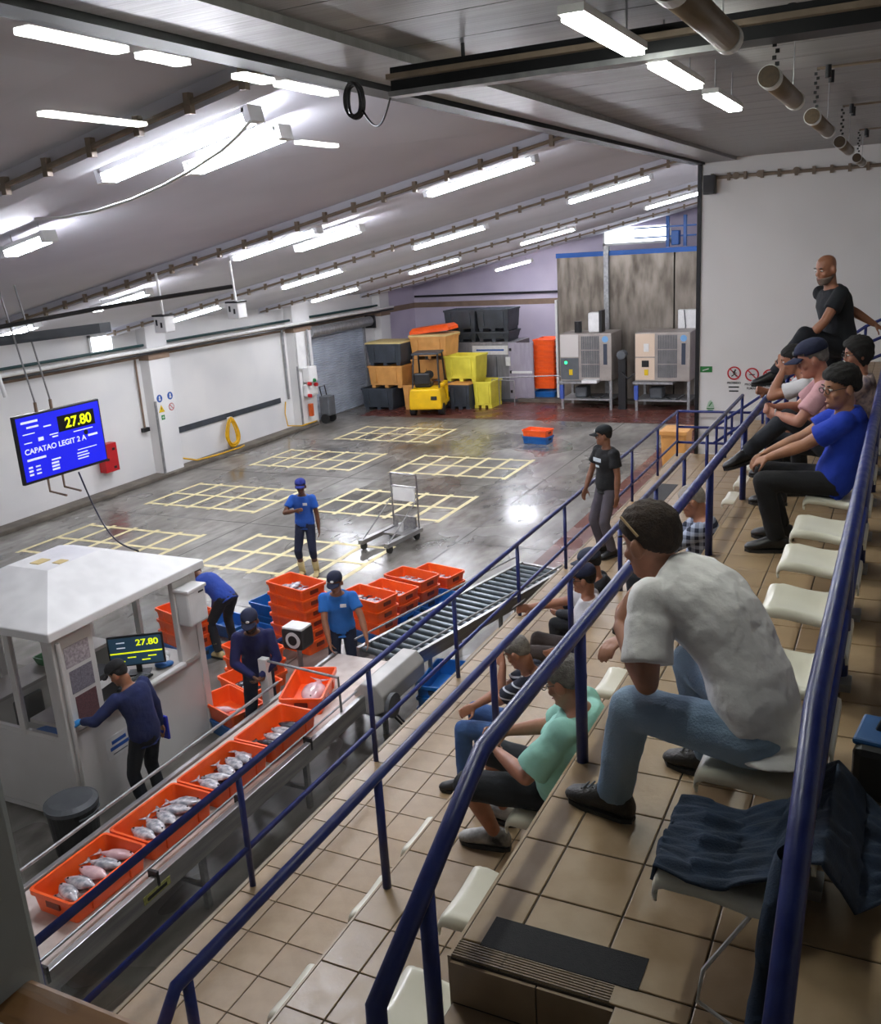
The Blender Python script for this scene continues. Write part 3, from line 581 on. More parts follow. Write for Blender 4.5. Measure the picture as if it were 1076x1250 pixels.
# screen
X = -10.6
t = thing('auction_screen', 'large blue auction screen hanging from the ceiling, reading 27.80', 'screen', (X, 9.27, 2.66), PI/2)
MB().bx(-.76, .76, 0, .06, -.02, .92).build('bezel', M_black, t, bev=.01); MB().bx(-.73, .73, -.006, 0, .02, .89).build('display', M_scr, t)
MB().bx(-.05, .62, -.009, -.005, .58, .80).build('price_field', M_scrb, t); text('price', '27.80', .2, M_txty, t, (.56, -.011, .62), RXT, .001, 'RIGHT', 1.1)
text('product_line', 'CAPATAO LEGIT 2 A', .105, M_txtw, t, (-.68, -.009, .385), RXT, .001, 'LEFT', 1.12)
for x, z, w, h in ((-.66, .80, .28, .03), (-.58, .73, .2, .025), (-.66, .65, .2, .014), (-.3, .70, .13, .018), (-.66, .53, .13, .014), (-.42, .53, .09, .05), (-.22, .57, .15, .016), (-.18, .53, .1, .02), (.02, .60, .19, .014), (.2, .53, .36, .014), (.45, .42, .18, .03), (-.66, .29, .32, .03), (-.66, .19, .07, .025), (-.54, .19, .08, .02), (-.66, .14, .07, .025), (-.54, .14, .08, .02), (-.66, .09, .07, .025), (-.54, .09, .08, .02), (-.26, .22, .16, .02), (-.27, .17, .13, .026), (-.27, .125, .13, .026), (-.27, .08, .13, .026), (.22, .26, .36, .012), (.2, .21, .2, .016), (.2, .17, .22, .016), (.2, .13, .2, .016)):
    bar(t, M_txtw, x, z, w, h, -.006, .002)
MB().cyl((.42, -.006, .49), (.42, -.012, .49), .035, n=20).build('indicator', M_black, t)
for x in (-.33, -.07):
    MB().tube([(x, .04, 1.05), (x, .04, .9)], .022, 8).build('bracket', M_strip, t); MB().tube([(x, .04, 1.05), (x-.25, .04, cz(X)-2.7)], .012, 8).build('hanger', M_galv, t)
    MB().tube([(x-.02, .03, 0), (x-.02, .03, -.2), (x-.02, -.28, -.24)], .016, 8).build('foot_bracket', M_strip, t)
tag(MB().tube([(X+.05+2.55*u, 9.4-1.6*u, 2.62-.44*u-.42*math.sin(PI*u)*(1-.35*u)) for u in [i/16 for i in range(17)]], .012, 6).build('screen_cable', M_black, smooth=True), 'black cable sagging from the screen to the kiosk roof', 'cable')
# conduit and boxes hanging from the hall ceiling at left
tag(MB().tube([(-10.9, 8.4, 4.72), (-9.6, 9.8, 4.93), (-8.6, 10.9, 5.05)], .03, 8).build('ceiling_pipe', M_black), 'dark cable pipe across the hall ceiling at left', 'pipe')
for px, py, pz, zt, l in ((-9.3, 10.2, 4.62, 5.0, 'left white sensor box hanging from the dark pipe'), (-8.65, 11.0, 4.72, 5.1, 'right white sensor box hanging from the dark pipe')):
    t = thing('sensor_box', l, 'sensor', (px, py, pz)); MB().bx(-.1, .1, -.1, .1, -.12, .12).build('case', M_white, t, bev=.015); MB().bx(-.11, .11, -.11, .11, .1, .125).build('lid', M_black, t)
    MB().tube([(0, 0, .12), (-.03, 0, zt-pz+.3)], .018, 8).build('drop_tube', M_white, t); MB().bx(.02, .05, -.106, -.1, -.05, .02).bx(-.06, -.03, -.106, -.1, -.02, .06).build('slot', M_black, t)
t = thing('hanging_ladder_frame', 'white and black ladder-shaped hanging frame at the left edge', 'frame', (-10.2, 7.9, 3.95))
for x in (-.2, .12): MB().tube([(x, 0, .95), (x+.06, .1, 0)], .025, 8).build('upright', M_white, t)
MB().tube([(-.16, .08, .12), (.16, .08, .16)], .03, 8).build('cross_bar', M_galv, t); MB().bx(-.25, .25, -.04, .06, .95, 1.03).build('clamp', M_black, t)
tag(MB().loft([[(-12.3, 7.9, 4.40), (-12.3, 8.2, 4.40), (-12.3, 8.2, 4.53), (-12.3, 8.0, 4.53)], [(-9.7, 9.4, 4.58), (-9.7, 9.6, 4.58), (-9.7, 9.6, 4.71), (-9.7, 9.4, 4.71)]]).build('hanging_tray', M_grey), 'grey cable tray hanging at the left edge', 'tray')
tag(MB().tube([(-4.24, 5.8, 6.36), (-4.38, 5.8, 6.27), (-4.53, 5.8, 6.19), (-4.8, 5.8, 6.09), (-5.1, 5.8, 6.0), (-5.45, 5.8, 5.92), (-5.86, 5.8, 5.86), (-6.2, 5.8, 5.84), (-6.51, 5.8, 5.85)], .012, 6).build('lamp_cable', M_white, smooth=True), 'white cable sagging from the largest lamp', 'cable')
# floor tape grids
for x0, y0, l in ((-15.85, 15.95, 'by the yellow hose'), (-15.85, 12.3, 'behind the kiosk roof'), (-11.6, 12.65, 'under the standing man in blue'), (-11.5, 16.35, 'behind the trolley'), (-11.5, 19.95, 'in the wet middle of the hall'), (-15.8, 19.9, 'far left and worn'), (-15.3, 23.4, 'near the shutter and worn')):
    t = thing('floor_marking', 'yellow tape grid on the wet floor %s' % l, 'marking', (x0, y0, .0025), 0, 'tape grids on the hall floor'); w = .1
    for k in range(3): MB().bx(0, 3.15, k*.91-w/2+.03, k*.91+w/2+.03, 0, .002).build('tape_strip', M_tape, t)
    for k in range(6): MB().bx(k*.62-w/2+.03, k*.62+w/2+.03, -.1, 1.98, 0, .0025).build('tape_strip', M_tape, t)

# ------------------------------------------------------------------ rear of the hall: tubs, cabinet, forklift, ice machines
def rrect(lx, ly, z, r=.05, n=3):
    o = []
    for cx, cy, a0 in ((lx/2-r, ly/2-r, 0), (-lx/2+r, ly/2-r, PI/2), (-lx/2+r, -ly/2+r, PI), (lx/2-r, -ly/2+r, 1.5*PI)):
        for k in range(n+1):
            a = a0 + PI/2*k/n; o.append((cx+r*math.cos(a), cy+r*math.sin(a), z))
    return o
def tub(label, x, y, z, lx, ly, h, m, lid=None, rz=0):
    t = thing('fish_tub', label, 'tub', (x, y, z), rz, 'big insulated tubs at the rear of the hall')
    b = MB().loft([rrect(lx*.93, ly*.93, .1), rrect(lx, ly, h-.06), rrect(lx+.05, ly+.05, h-.06), rrect(lx+.05, ly+.05, h), rrect(lx-.06, ly-.06, h), rrect(lx*.9-.08, ly*.9-.08, .16)])
    b.build('body', m, t)
    for fx in (-.38, 0, .38): MB().bx(fx*lx-.07, fx*lx+.07, -ly*.44, ly*.44, 0, .105).build('skid', m, t)
    for fx in (-.3, .3): MB().bx(fx*lx-.05, fx*lx+.05, -ly/2-.025, -ly*.46, .2, h-.1).build('rib', m, t)
    if lid: MB().loft([rrect(lx+.07, ly+.07, h+.002), rrect(lx+.07, ly+.07, h+.04), rrect(lx-.1, ly-.1, h+.07)]).build('lid', lid, t)
    return t
tub('dark grey tub on the floor beside the shutter', -16.45, 28.6, 0, 1.25, 1.05, .76, M_dgrey)
tub('tan tub stacked on the dark grey tub by the shutter', -16.1, 28.65, .77, 1.35, 1.05, .76, M_tan)
tub('dark tub with cream lid, topmost by the shutter', -16.1, 28.65, 1.54, 1.35, 1.05, .74, M_dgrey, M_cream)
tub('tan tub on the floor left of the forklift', -15.0, 28.7, 0, 1.0, 1.0, .86, M_tan)
tub('tan tub at mid height behind the forklift', -14.75, 29.3, .9, 1.3, 1.05, .76, M_tan)
tub('tan tub with cream lid on top behind the forklift', -14.7, 29.3, 1.68, 1.4, 1.1, .76, M_tan, M_cream)
tub('dark grey tub with tan lid right of the forklift', -13.5, 29.0, 0, .75, 1.0, .84, M_dgrey, M_tan)
tub('yellow tub stacked right of the forklift', -13.5, 29.2, .92, 1.2, 1.0, .86, M_ytub)
tub('yellow tub on the floor right of the forklift', -12.78, 29.3, 0, .66, 1.0, .9, M_ytub)
tub('left dark tub on top of the steel cabinet', -14.2, 30.9, 2.42, 1.22, 1.1, .75, M_dgrey); tub('right dark tub on top of the steel cabinet', -12.95, 30.9, 2.42, 1.22, 1.1, .75, M_dgrey)
tub('lower left flat dark tub on the steel cabinet', -14.2, 30.9, 2.06, 1.22, 1.1, .35, M_dgrey); tub('lower right flat dark tub on the steel cabinet', -12.95, 30.9, 2.06, 1.22, 1.1, .35, M_dgrey)
o = MB().loft([rrect(1.5, .9, 0), rrect(1.5, .9, .1), rrect(1.3, .75, .2)]).build('orange_lid', M_orange); o.location = (-14.7, 29.3, 2.56); o.rotation_euler = (0, -.1, .05); tag(o, 'orange plastic lid lying on the top tan tub', 'lid')
t = thing('steel_cabinet', 'long grey steel cabinet with open door and white name plate', 'cabinet', (-14.6, 30.35, 0))
MB().bx(0, 2.5, 0, 1.3, .06, 2.05).build('body', mat('grey_panel', '#8c8c90', '#7d7d82', .45, .3, scale=2, stretch=(6, 1, 1)), t); MB().bx(.85, 2.2, -.02, 0, 1.62, 1.93).build('name_plate', M_paper, t); bar(t, M_prb, 1.0, 1.75, 1.05, .055, -.021, .002)
d_ = MB().bx(2.25, 3.15, -.1, -.04, .1, 2.02).build('door', mat('lilac_panel', '#a9a3b2', '#9a94a4', .45, .2, scale=2, stretch=(6, 1, 1)), t); MB().bx(2.35, 3.1, -.13, -.1, .98, 1.06).build('handle_bar', M_white, d_); MB().bx(2.28, 2.36, -.12, -.1, 1.75, 1.85).bx(2.28, 2.36, -.12, -.1, .98, 1.08).bx(2.28, 2.36, -.12, -.1, .3, .4).build('hinge', M_black, d_)
MB().bx(2.15, 2.32, -.15, -.1, 1.25, 1.55).build('notice', M_paper, d_); MB().bx(0, 2.5, 0, 1.3, 0, .06).build('plinth', M_grey, t)
for k in range(5): MB().bx(.5*k+.235, .5*k+.265, -.012, 0, .1, 1.55).build('seam', M_grey, t)
M_guard = M_galv
t = thing('guard_rail', 'thin steel guard rail in front of the cabinet and ice machines', 'railing', (-12.4, 29.4, 0))
MB().tube([(0, 0, 0), (0, 0, .95), (2.0, .1, 1.02), (2.4, .1, .95)], .02, 8).build('rail', M_guard, t); MB().tube([(-.25, 0, 0), (-.25, 0, .9), (.55, 0, .85), (.55, 0, 0)], .02, 8).build('post', M_guard, t)
# forklift, seen from behind
t = thing('forklift', 'yellow forklift with black mast parked in front of the tubs', 'forklift', (-14.25, 27.7, 0), .25)
MB().prism([(-.55, .22), (.55, .22), (.55, .62), (.5, .9), (-.5, .9), (-.55, .62)], -.55, .35).build('counterweight', M_yel, t, bev=.05)
MB().bx(-.5, .5, .3, 1.15, .2, .55).build('chassis', M_black, t, bev=.03); MB().bx(-.4, .15, -.2, .3, .9, 1.05).bx(-.4, .15, -.3, -.18, 1.0, 1.4).build('seat', M_black, t, bev=.05)
MB().bx(.42, .56, -.3, 1.2, .3, .42).bx(.42, .56, .55, .65, .42, .98).bx(.42, .56, -.1, .65, .92, 1.02).build('side_frame', M_yel, t, bev=.02)
for x in (-.45, .45):
    MB().tube([(x, -.3, .88), (x*.9, -.1, 2.0)], .03, 8).build('guard_post', M_black, t); MB().tube([(x, .85, .5), (x*.9, .6, 2.0)], .03, 8).build('guard_post', M_black, t)
MB().bx(-.46, .46, -.2, .7, 1.97, 2.04).build('overhead_guard', mat('guard_grey', '#3a3f44', rough=.5), t, bev=.02)
for x in (-.25, .25): MB().bx(x-.05, x+.05, 1.2, 1.32, .1, 2.1).build('mast_rail', M_black, t)
MB().bx(-.4, .4, 1.33, 1.38, .2, .7).build('carriage', M_black, t)
for x in (-.22, .22): MB().bx(x-.05, x+.05, 1.38, 2.2, .08, .12).build('fork', M_beam, t)
for x, y, r in ((-.48, -.25, .2), (.48, -.25, .2), (-.5, .95, .26), (.5, .95, .26)): MB().cyl((x-.09, y, r), (x+.09, y, r), r, n=20).build('wheel', M_rubber, t)
MB().tube([(0, .35, .9), (0, .25, 1.25)], .03, 8).cyl((0, .25, 1.25), (0, .22, 1.28), .17, n=18).build('steering_column', M_black, t); MB().box((.3, -.562, .6), (.2, .01, .12)).build('badge', M_black, t)
# cold room wall and ice machines
M_cold = mat('scuffed_metal_panel', '#8f877c', '#6d655b', .38, .6, scale=1.6, stretch=(2, 2, .6), r2=.6, detail=8, bump=.2, bscale=12)
t = thing('cold_room', 'tall metal-clad cold room with blue top edge at the rear', 'cold room', (-10.6, 30.5, .0))
for k, (a, b) in enumerate(((0, 1.62), (1.78, 3.85), (3.9, 4.7))): MB().bx(a, b, 0, 2.6, .12, 4.75).build('panel', M_cold, t)
MB().bx(1.62, 1.78, -.12, .1, .12, 5.05).build('column', M_galv, t); MB().bx(-.02, 4.7, -.03, .02, 4.75, 4.9).build('blue_edge', mat('blue_strip', '#1d62b8', rough=.5), t); MB().bx(-.1, -.02, -.04, .2, .1, 3.4).build('white_post', M_white, t)
M_bp = mat('blue_steel', '#1d5fae', rough=.4)
t = thing('blue_gantry', 'blue steel gantry above the cold room', 'gantry', (-7.1, 31.2, 4.91))
for x in (0, .55): MB().bx(x-.05, x+.05, -.05, .05, 0, .95).build('column', M_bp, t)
for z in (.3, .6): MB().bx(-1.1, .9, -.03, .03, z, z+.05).build('beam', M_bp, t)
MB().bx(.15, .4, -.2, .1, .05, .5).build('motor', M_bp, t, bev=.03)
M_ice = mat('ice_machine_panel', '#a79f98', '#948c86', .45, .3, scale=2)
for x, l, face in ((-10.05, 'left grey ice machine on a steel stand', M_grey), (-7.6, 'right grey ice machine with beige control panel', mat('beige_panel', '#d3bda6', rough=.5))):
    t = thing('ice_machine', l, 'machine', (x, 29.0, 0))
    MB().bx(0, 1.7, 0, 1.2, .93, 2.43).build('cabinet', M_ice, t, bev=.02); MB().bx(.02, .62, -.015, 0, 1.7, 2.4).build('upper_panel', mat('pale_panel', '#c5bfba', rough=.5) if face is M_grey else face, t); MB().bx(.02, .62, -.015, 0, .98, 1.66).build('control_panel', face, t)
    for k in range(12): MB().bx(.72+k*.05, .75+k*.05, -.012, 0, 1.05, 2.35).build('grille_slat', M_grey, t)
    for z in (1.45, 1.9): MB().bx(.68, 1.32, -.016, -.002, z, z+.03).build('grille_bar', M_ice, t)
    MB().cyl((1.5, -.012, 2.25), (1.5, 0, 2.25), .1, n=20).build('round_badge', mat('badge_blue', '#6fa2d0', rough=.5), t); MB().bx(1.44, 1.56, -.012, 0, 1.45, 2.1).build('nameplate', mat('plate_dark', '#2b3444', rough=.5), t)
    MB().bx(.3, .42, -.03, -.015, 1.12, 1.3).build('yellow_label', M_pry, t)
    if face is M_grey: MB().cyl((.2, -.03, 1.52), (.2, -.015, 1.52), .05).build('green_light', mat('green_lamp', '#30e080', emit='#30ff90', es=2), t); MB().bx(.8, 1.3, -.3, 0, .9, .99).build('tray', M_white, t)
    else: MB().bx(.22, .44, -.03, -.015, 1.38, 1.58).build('display', M_black, t); MB().bx(.28, .44, -.03, -.015, 1.85, 2.1).build('notice', M_paper, t)
    for px in (.04, 1.66):
        for py in (.05, 1.1): MB().bx(px-.04, px+.04, py-.04, py+.04, 0, .93).build('stand_leg', M_galv, t)
    MB().bx(-.05, 1.2, -.1, .5, .85, .92).build('shelf', M_galv, t); MB().bx(.0, 1.7, .0, 1.1, .3, .35).build('lower_shelf', M_galv, t); MB().bx(-.02, .1, -.06, .06, .35, .8).build('blue_guard', mat('blue_guard', '#3d57a8', rough=.5), t)
    MB().bx(.4, .8, .2, .7, .36, .7).build('compressor', M_grey, t, bev=.05); MB().tube([(.9, .3, .4), (1.2, .1, .3), (1.5, .2, .5)], .03, 8).build('hose', M_black, t)
t = thing('pump_unit', 'black and white pump on top of the left ice machine', 'pump', (-9.3, 29.4, 2.435)); MB().bx(.1, .5, -.1, .25, 0, .62).build('white_case', M_white, t, bev=.05); MB().bx(.47, .56, -.12, .27, 0, .68).build('black_side', M_black, t); MB().cyl((-.25, 0, 0), (-.25, 0, .35), .12).build('motor', M_black, t)
t = thing('white_box', 'white box standing behind the right ice machine', 'box', (-6.55, 30.28, 2.0)); MB().bx(0, .6, -.03, .2, .0, 1.0).build('case', M_white, t, bev=.02); MB().tube([(.2, -.05, 1.0), (.25, -.06, .5), (.2, -.05, .1)], .015, 6).build('cord', M_grey, t)
t = thing('hose_reel', 'black hose reel between the two ice machines', 'hose reel', (-8.05, 29.2, 0)); MB().bx(-.12, .12, -.1, .1, 0, 1.7).build('stand', M_black, t); MB().tube([(0, -.1, 1.2), (.2, -.15, 1.0), (.42, -.1, 1.15)], .025, 8).build('hose', M_black, t); MB().cyl((0, -.2, 1.75), (0, .1, 1.75), .14, n=18).build('reel', M_grey, t)
t = thing('tan_bin', 'tan wheeled bin beyond the end of the walkway rail', 'bin', (-4.38, 20.2, 0)); MB().loft([rrect(.46, .6, .1), rrect(.56, .7, 1.2)]).build('body', M_tan, t); MB().loft([rrect(.6, .76, 1.2), rrect(.6, .76, 1.28)]).build('lid', M_tan, t)
for x in (-.16, .16): MB().cyl((x-.04, -.3, .1), (x+.04, -.3, .1), .1).build('wheel', M_rubber, t)
# ------------------------------------------------------------------ kiosk
KX0, KX1, KY0, KY1 = -9.0, -7.16, 5.7, 7.74
k = thing('kiosk', 'white auction kiosk with hipped roof and open serving window', 'kiosk', (KX0, KY0, 0)); W = KX1-KX0; D = KY1-KY0
fw = MB().bx(W-.06, W, .06, D-.06, .08, 1.02).build('front_panel', M_kiosk, k, bev=.008)
for z0, z1, y0, y1 in ((1.0, 1.03, .1, D-.25),): MB().bx(W-.01, W+.012, y0, y1, .985, 1.0).build('panel_rim', M_white, fw)
MB().bx(W-.06, W, .02, .5, 1.02, 2.02).build('notice_panel', M_kiosk, k, bev=.008); MB().bx(W-.06, W+.01, D-.36, D-.04, 1.0, 2.02).build('end_panel', M_kiosk, k, bev=.008)
for x, y in ((W-.04, .0), (W-.04, D-.06), (.0, .0), (.0, D-.06)): MB().bx(x-.02, x+.06, y-.02, y+.08, 0, 2.06).build('corner_post', M_kiosk, k, bev=.012)
MB().bx(.06, W-.06, .0, .05, .08, .92).build('side_panel', M_kiosk, k, bev=.008); MB().bx(.06, W-.06, D-.05, D, .08, .92).build('side_panel', M_kiosk, k); MB().bx(0, .05, .06, D-.06, .08, .92).build('rear_panel', M_kiosk, k)
for x in (.06, .62, 1.18, W-.12): MB().bx(x-.03, x+.05, .0, .05, .92, 2.03).build('mullion', M_kiosk, k)
for x0, x1 in ((.11, .59), (.67, 1.15), (1.23, W-.15)):
    MB().bx(x0, x1, .02, .028, .96, 1.98).build('pane', M_glass, k); MB().bx(x0, x1, .005, .05, .92, .97).build('pane_rim', M_kiosk, k)
for y in (.06, .75, 1.4, D-.1): MB().bx(0, .05, y-.03, y+.04, .92, 2.03).build('mullion', M_kiosk, k)
for x in (.06, .9, W-.12): MB().bx(x-.03, x+.05, D-.05, D, .92, 2.03).build('mullion', M_kiosk, k)
MB().bx(.02, .028, .08, D-.1, .96, 1.98).build('pane', M_glass, k); MB().bx(.1, W-.12, D-.03, D-.022, .96, 1.98).build('pane', M_glass, k)
MB().bx(-.02, W+.02, -.02, D+.02, 2.03, 2.08).bx(0, W, 0, D, .02, .08).build('ring_beam', M_kiosk, k)
e = .1
rf = MB().loft([[(-e, -e, 2.06), (W+e, -e, 2.06), (W+e, D+e, 2.06), (-e, D+e, 2.06)], [(-e, -e, 2.15), (W+e, -e, 2.15), (W+e, D+e, 2.15), (-e, D+e, 2.15)], [(.62, .62, 2.47), (W-.62, .62, 2.47), (W-.62, D-.72, 2.47), (.62, D-.72, 2.47)]]).build('roof', M_white, k, bev=.012)
MB().bx(W*.45, W*.52, D*.36, D*.44, 2.47, 2.478).bx(W*.58, W*.64, D*.40, D*.46, 2.47, 2.478).build('roof_patch', M_cream, rf)
MB().tube([(W-.62, .62, 2.45), (W+.04, -.04, 2.14)], .008, 6).build('ridge', M_white, rf)
dk = MB().bx(W-.62, W+.03, .08, D-.1, 1.02, 1.06).bx(.05, .5, .3, D-.1, 1.0, 1.04).build('counter', mat('counter_grey', '#b5b0aa', '#a5a09a', .5, scale=3), k)
MB().bx(W-.01, W+.06, .5, D-.36, 1.02, 1.07).build('window_ledge', M_white, k, bev=.01)
MB().tube([(W+.05, .03, 2.0), (W+.05, .03, .08), (W+.09, .06, .05)], .022, 8).build('downpipe', M_kiosk, k)
for i, (z0, z1, m) in enumerate(((1.68, 1.9, mat('notice_a', '#b9b0b2', '#8e8489', .7, scale=40)), (1.40, 1.64, mat('notice_b', '#85808a', '#65606a', .7, scale=60)), (1.06, 1.36, mat('notice_c', '#6f4a4e', '#5a3a40', .7, scale=60)))):
    MB().bx(W+.001, W+.004, .12+.02*i, .43, z0, z1).build('notice', m, k)
s_ = MB().bx(W+.001, W+.004, .42, .78, .5, .74).build('name_plate', M_paper, k)
bar(k, M_prb, .5, .645, .2, .04, W+.004, .002, 'y'); bar(k, M_prb, .47, .58, .26, .04, W+.004, .002, 'y'); bar(k, M_grey, .5, .53, .2, .012, W+.004, .002, 'y')
t = thing('dispenser_box', 'white wall dispenser on the corner of the kiosk', 'dispenser', (KX1+.01, KY1-.2, 1.5)); MB().bx(0, .2, -.15, .15, 0, .42).build('case', M_white, t, bev=.03); MB().bx(-.01, .21, -.16, .16, .4, .44).build('lid', M_white, t, bev=.01); MB().bx(.2, .206, .02, .1, .36, .38).build('lock', M_black, t)
# on the kiosk counter
t = thing('monitor', 'monitor with yellow figures inside the kiosk', 'monitor', (-7.42, 6.98, 1.07), .6)
MB().bx(-.3, .3, -.015, .02, .1, .46).build('bezel', M_black, t, bev=.006); MB().bx(-.28, .28, -.02, -.014, .12, .44).build('display', mat('screen_teal', '#20384a', emit='#24435a', es=.5), t); text('figures', '27.80', .1, M_txty, t, (.25, -.023, .34), RXT, .001, 'RIGHT', 1.1)
MB().bx(-.28, .28, -.024, -.02, .255, .27).build('yellow_line', M_txty, t); MB().bx(-.03, .03, 0, .03, 0, .12).bx(-.12, .12, -.07, .09, 0, .015).build('stand', M_black, t)
for x, z in ((-.2, .38), (-.2, .32), (-.1, .2), (.05, .16), (.12, .2), (-.22, .16)): MB().bx(x, x+.09, -.023, -.02, z, z+.012).build('screen_line', M_txtw if z > .3 else M_txty, t)
t = thing('printer', 'black and grey printer on the kiosk counter', 'printer', (-7.5, 6.42, 1.06), .15); MB().bx(-.2, .2, -.24, .24, 0, .26).build('body', M_black, t, bev=.03); MB().bx(-.14, .14, -.18, .18, .26, .275).build('tray', M_grey, t); MB().bx(.2, .215, -.22, .22, .17, .25).build('front_strip', M_white, t); MB().cyl((.215, .02, .21), (.222, .02, .21), .02).build('badge', M_prb, t)
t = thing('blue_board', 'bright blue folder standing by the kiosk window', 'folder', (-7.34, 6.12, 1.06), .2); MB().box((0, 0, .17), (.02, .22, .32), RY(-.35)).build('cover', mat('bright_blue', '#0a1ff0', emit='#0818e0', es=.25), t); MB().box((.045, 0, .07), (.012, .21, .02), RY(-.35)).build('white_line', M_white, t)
t = thing('green_tray', 'green tray with papers on the rear kiosk counter', 'tray', (-8.68, 7.0, 1.042)); MB().loft([rrect(.3, .42, 0, .02), rrect(.36, .48, .1, .02), rrect(.33, .45, .1, .02), rrect(.27, .39, .02, .02)]).build('shell', M_green, t); MB().box((0, 0, .06), (.22, .3, .03), RZ(.2)).build('papers', M_grey, t)
t = thing('spray_bottle', 'white bottle beside the green tray', 'bottle', (-8.66, 7.34, 1.042)); MB().cyl((0, 0, 0), (0, 0, .2), .045, n=18).cyl((0, 0, .2), (0, 0, .25), .045, .02, n=18).build('body', M_white, t); MB().cyl((0, 0, .25), (0, 0, .3), .018).build('cap', M_white, t)
t = thing('keyboard', 'black keyboard on the kiosk ledge', 'keyboard', (-7.28, 6.75, 1.075), .1); MB().bx(-.08, .08, -.22, .22, 0, .02).build('base', M_black, t); kk = MB()
for i in range(12):
    for j in range(4): kk.bx(-.065+j*.034, -.037+j*.034, -.2+i*.034, -.172+i*.034, .02, .028)
q = kk.build('keys', M_grey, t); q['kind'] = 'stuff'
o = MB().ell((0, 0, .03), (.09, .07, .035)).ell((.06, .05, .03), (.05, .06, .03)).build('blue_cloth', M_bcrate, smooth=True); o.location = (-7.3, 7.2, 1.062); tag(o, 'crumpled blue cloth on the kiosk ledge', 'cloth')
o = MB().ell((0, 0, .035), (.06, .05, .04)).ell((.05, -.05, .03), (.05, .05, .03)).ell((-.03, .06, .05), (.05, .05, .05)).build('paper_ball', M_white, smooth=True); o.location = (-7.38, 7.33, 1.062); tag(o, 'crumpled white paper behind the monitor', 'paper')
t = thing('stool', 'blue and black office stool inside the kiosk', 'stool', (-8.0, 6.1, 0)); MB().cyl((0, 0, .6), (0, 0, .68), .2, n=24).build('seat', M_bcrate, t, bev=.02); MB().cyl((0, 0, .05), (0, 0, .6), .025).build('column', M_black, t); MB().box((-.18, 0, .95), (.05, .36, .3)).build('backrest', M_black, t, bev=.03)
for a in range(5): MB().tube([(0, 0, .1), (.25*math.cos(a*1.257), .25*math.sin(a*1.257), .05)], .02, 6).build('foot', M_black, t)
t = thing('waste_bin', 'round black waste bin with grey lid beside the kiosk', 'bin', (-6.82, 5.32, 0)); MB().cyl((0, 0, 0), (0, 0, .56), .2, .235, n=28).build('bucket', M_black, t, smooth=False); MB().cyl((0, 0, .56), (0, 0, .6), .25, n=28).cyl((0, 0, .6), (0, 0, .63), .24, .2, n=28).build('lid', M_grey, t); MB().tube([(.24*math.cos(a), .24*math.sin(a), .5) for a in [i*PI/10-.5 for i in range(11)]], .01, 6).build('handle', M_grey, t)

# ------------------------------------------------------------------ conveyor
CX0, CX1, CZ = -6.02, -5.06, .74
t = thing('belt_conveyor', 'steel belt conveyor with white belt carrying fish boxes', 'conveyor', (0, 0, 0))
MB().bx(CX0+.06, CX1-.08, 2.2, 8.75, CZ-.03, CZ).build('belt', M_belt, t)
MB().bx(CX1-.06, CX1, 2.2, 8.4, CZ-.17, CZ+.025).build('side_frame', M_steel, t, bev=.006); MB().bx(CX0, CX0+.05, 2.2, 8.75, CZ-.17, CZ+.025).build('side_frame', M_steel, t, bev=.006)
MB().tube([(CX1-.1, 2.2, CZ+.06), (CX1-.1, 8.5, CZ+.06), (CX1-.02, 8.75, CZ+.08)], .012, 8).build('guide_rail', M_galv, t); MB().tube([(CX0+.0, 2.2, CZ+.15), (CX0+.0, 7.6, CZ+.15)], .016, 8).build('guide_rail', M_galv, t)
for y in (2.6, 3.5, 4.6, 5.7, 6.8, 7.9):
    MB().bx(CX1-.09, CX1+.006, y-.012, y+.012, CZ-.06, CZ+.07).build('rail_clip', M_black, t)
for y in (3.6, 5.2, 6.8, 8.4):
    for x in (CX0+.08, CX1-.1): MB().bx(x-.025, x+.025, y-.025, y+.025, 0, CZ-.16).build('leg', M_galv, t); 
    MB().bx(CX0+.08, CX1-.1, y-.015, y+.015, .2, .24).build('leg_brace', M_galv, t)
MB().bx(CX1+.001, CX1+.004, 4.42, 4.72, CZ-.12, CZ-.05).build('maker_plate', mat('lime_label', '#b9b96a', '#8f9050', .6, scale=60), t)
bar(t, M_prk, 4.46, CZ-.105, .22, .03, CX1+.004, .002, 'y')
MB().prism([(-.2, 0), (.06, 0), (.17, .06), (.17, .24), (.08, .36), (-.1, .36), (-.2, .26)], 0, 1.0).build('drive_cover', mat('cover_grey', '#b9b7b2', '#a8a6a2', .4, .2, scale=3), t, bev=.02).location = (CX1+.06, 7.85, CZ-.2)
MB().cyl((CX1+.02, 8.0, CZ-.12), (CX1+.28, 8.0, CZ-.12), .14, n=20).build('motor', M_grey, t); MB().tube([(CX1+.2, 8.0, CZ-.2), (CX1+.35, 8.1, .3), (CX1+.2, 8.4, .15), (CX1-.1, 8.5, .3)], .015, 8).build('motor_cable', M_black, t, smooth=True)
MB().tube([(CX1-.05, 7.45, CZ), (CX1-.05, 7.45, CZ+.42), (CX0-.1, 7.55, CZ+.42), (CX0-.1, 7.55, CZ-.3)], .016, 8).build('gate_frame', M_galv, t); MB().bx(CX0-.16, CX0-.06, 7.5, 7.58, CZ-.3, CZ+.45).build('gate_post', M_white, t)
t = thing('roller_conveyor', 'inclined-looking grey roller conveyor leading away from the belt', 'conveyor', (-5.42, 8.82, 0), -math.radians(12.5))
for i in range(23): MB().cyl((-.34, .08+i*.155, CZ), (.34, .08+i*.155, CZ), .04, n=14).build('roller', mat('roller_grey', '#5d666b', '#4f585d', .35, .5, scale=6), t, smooth=False)
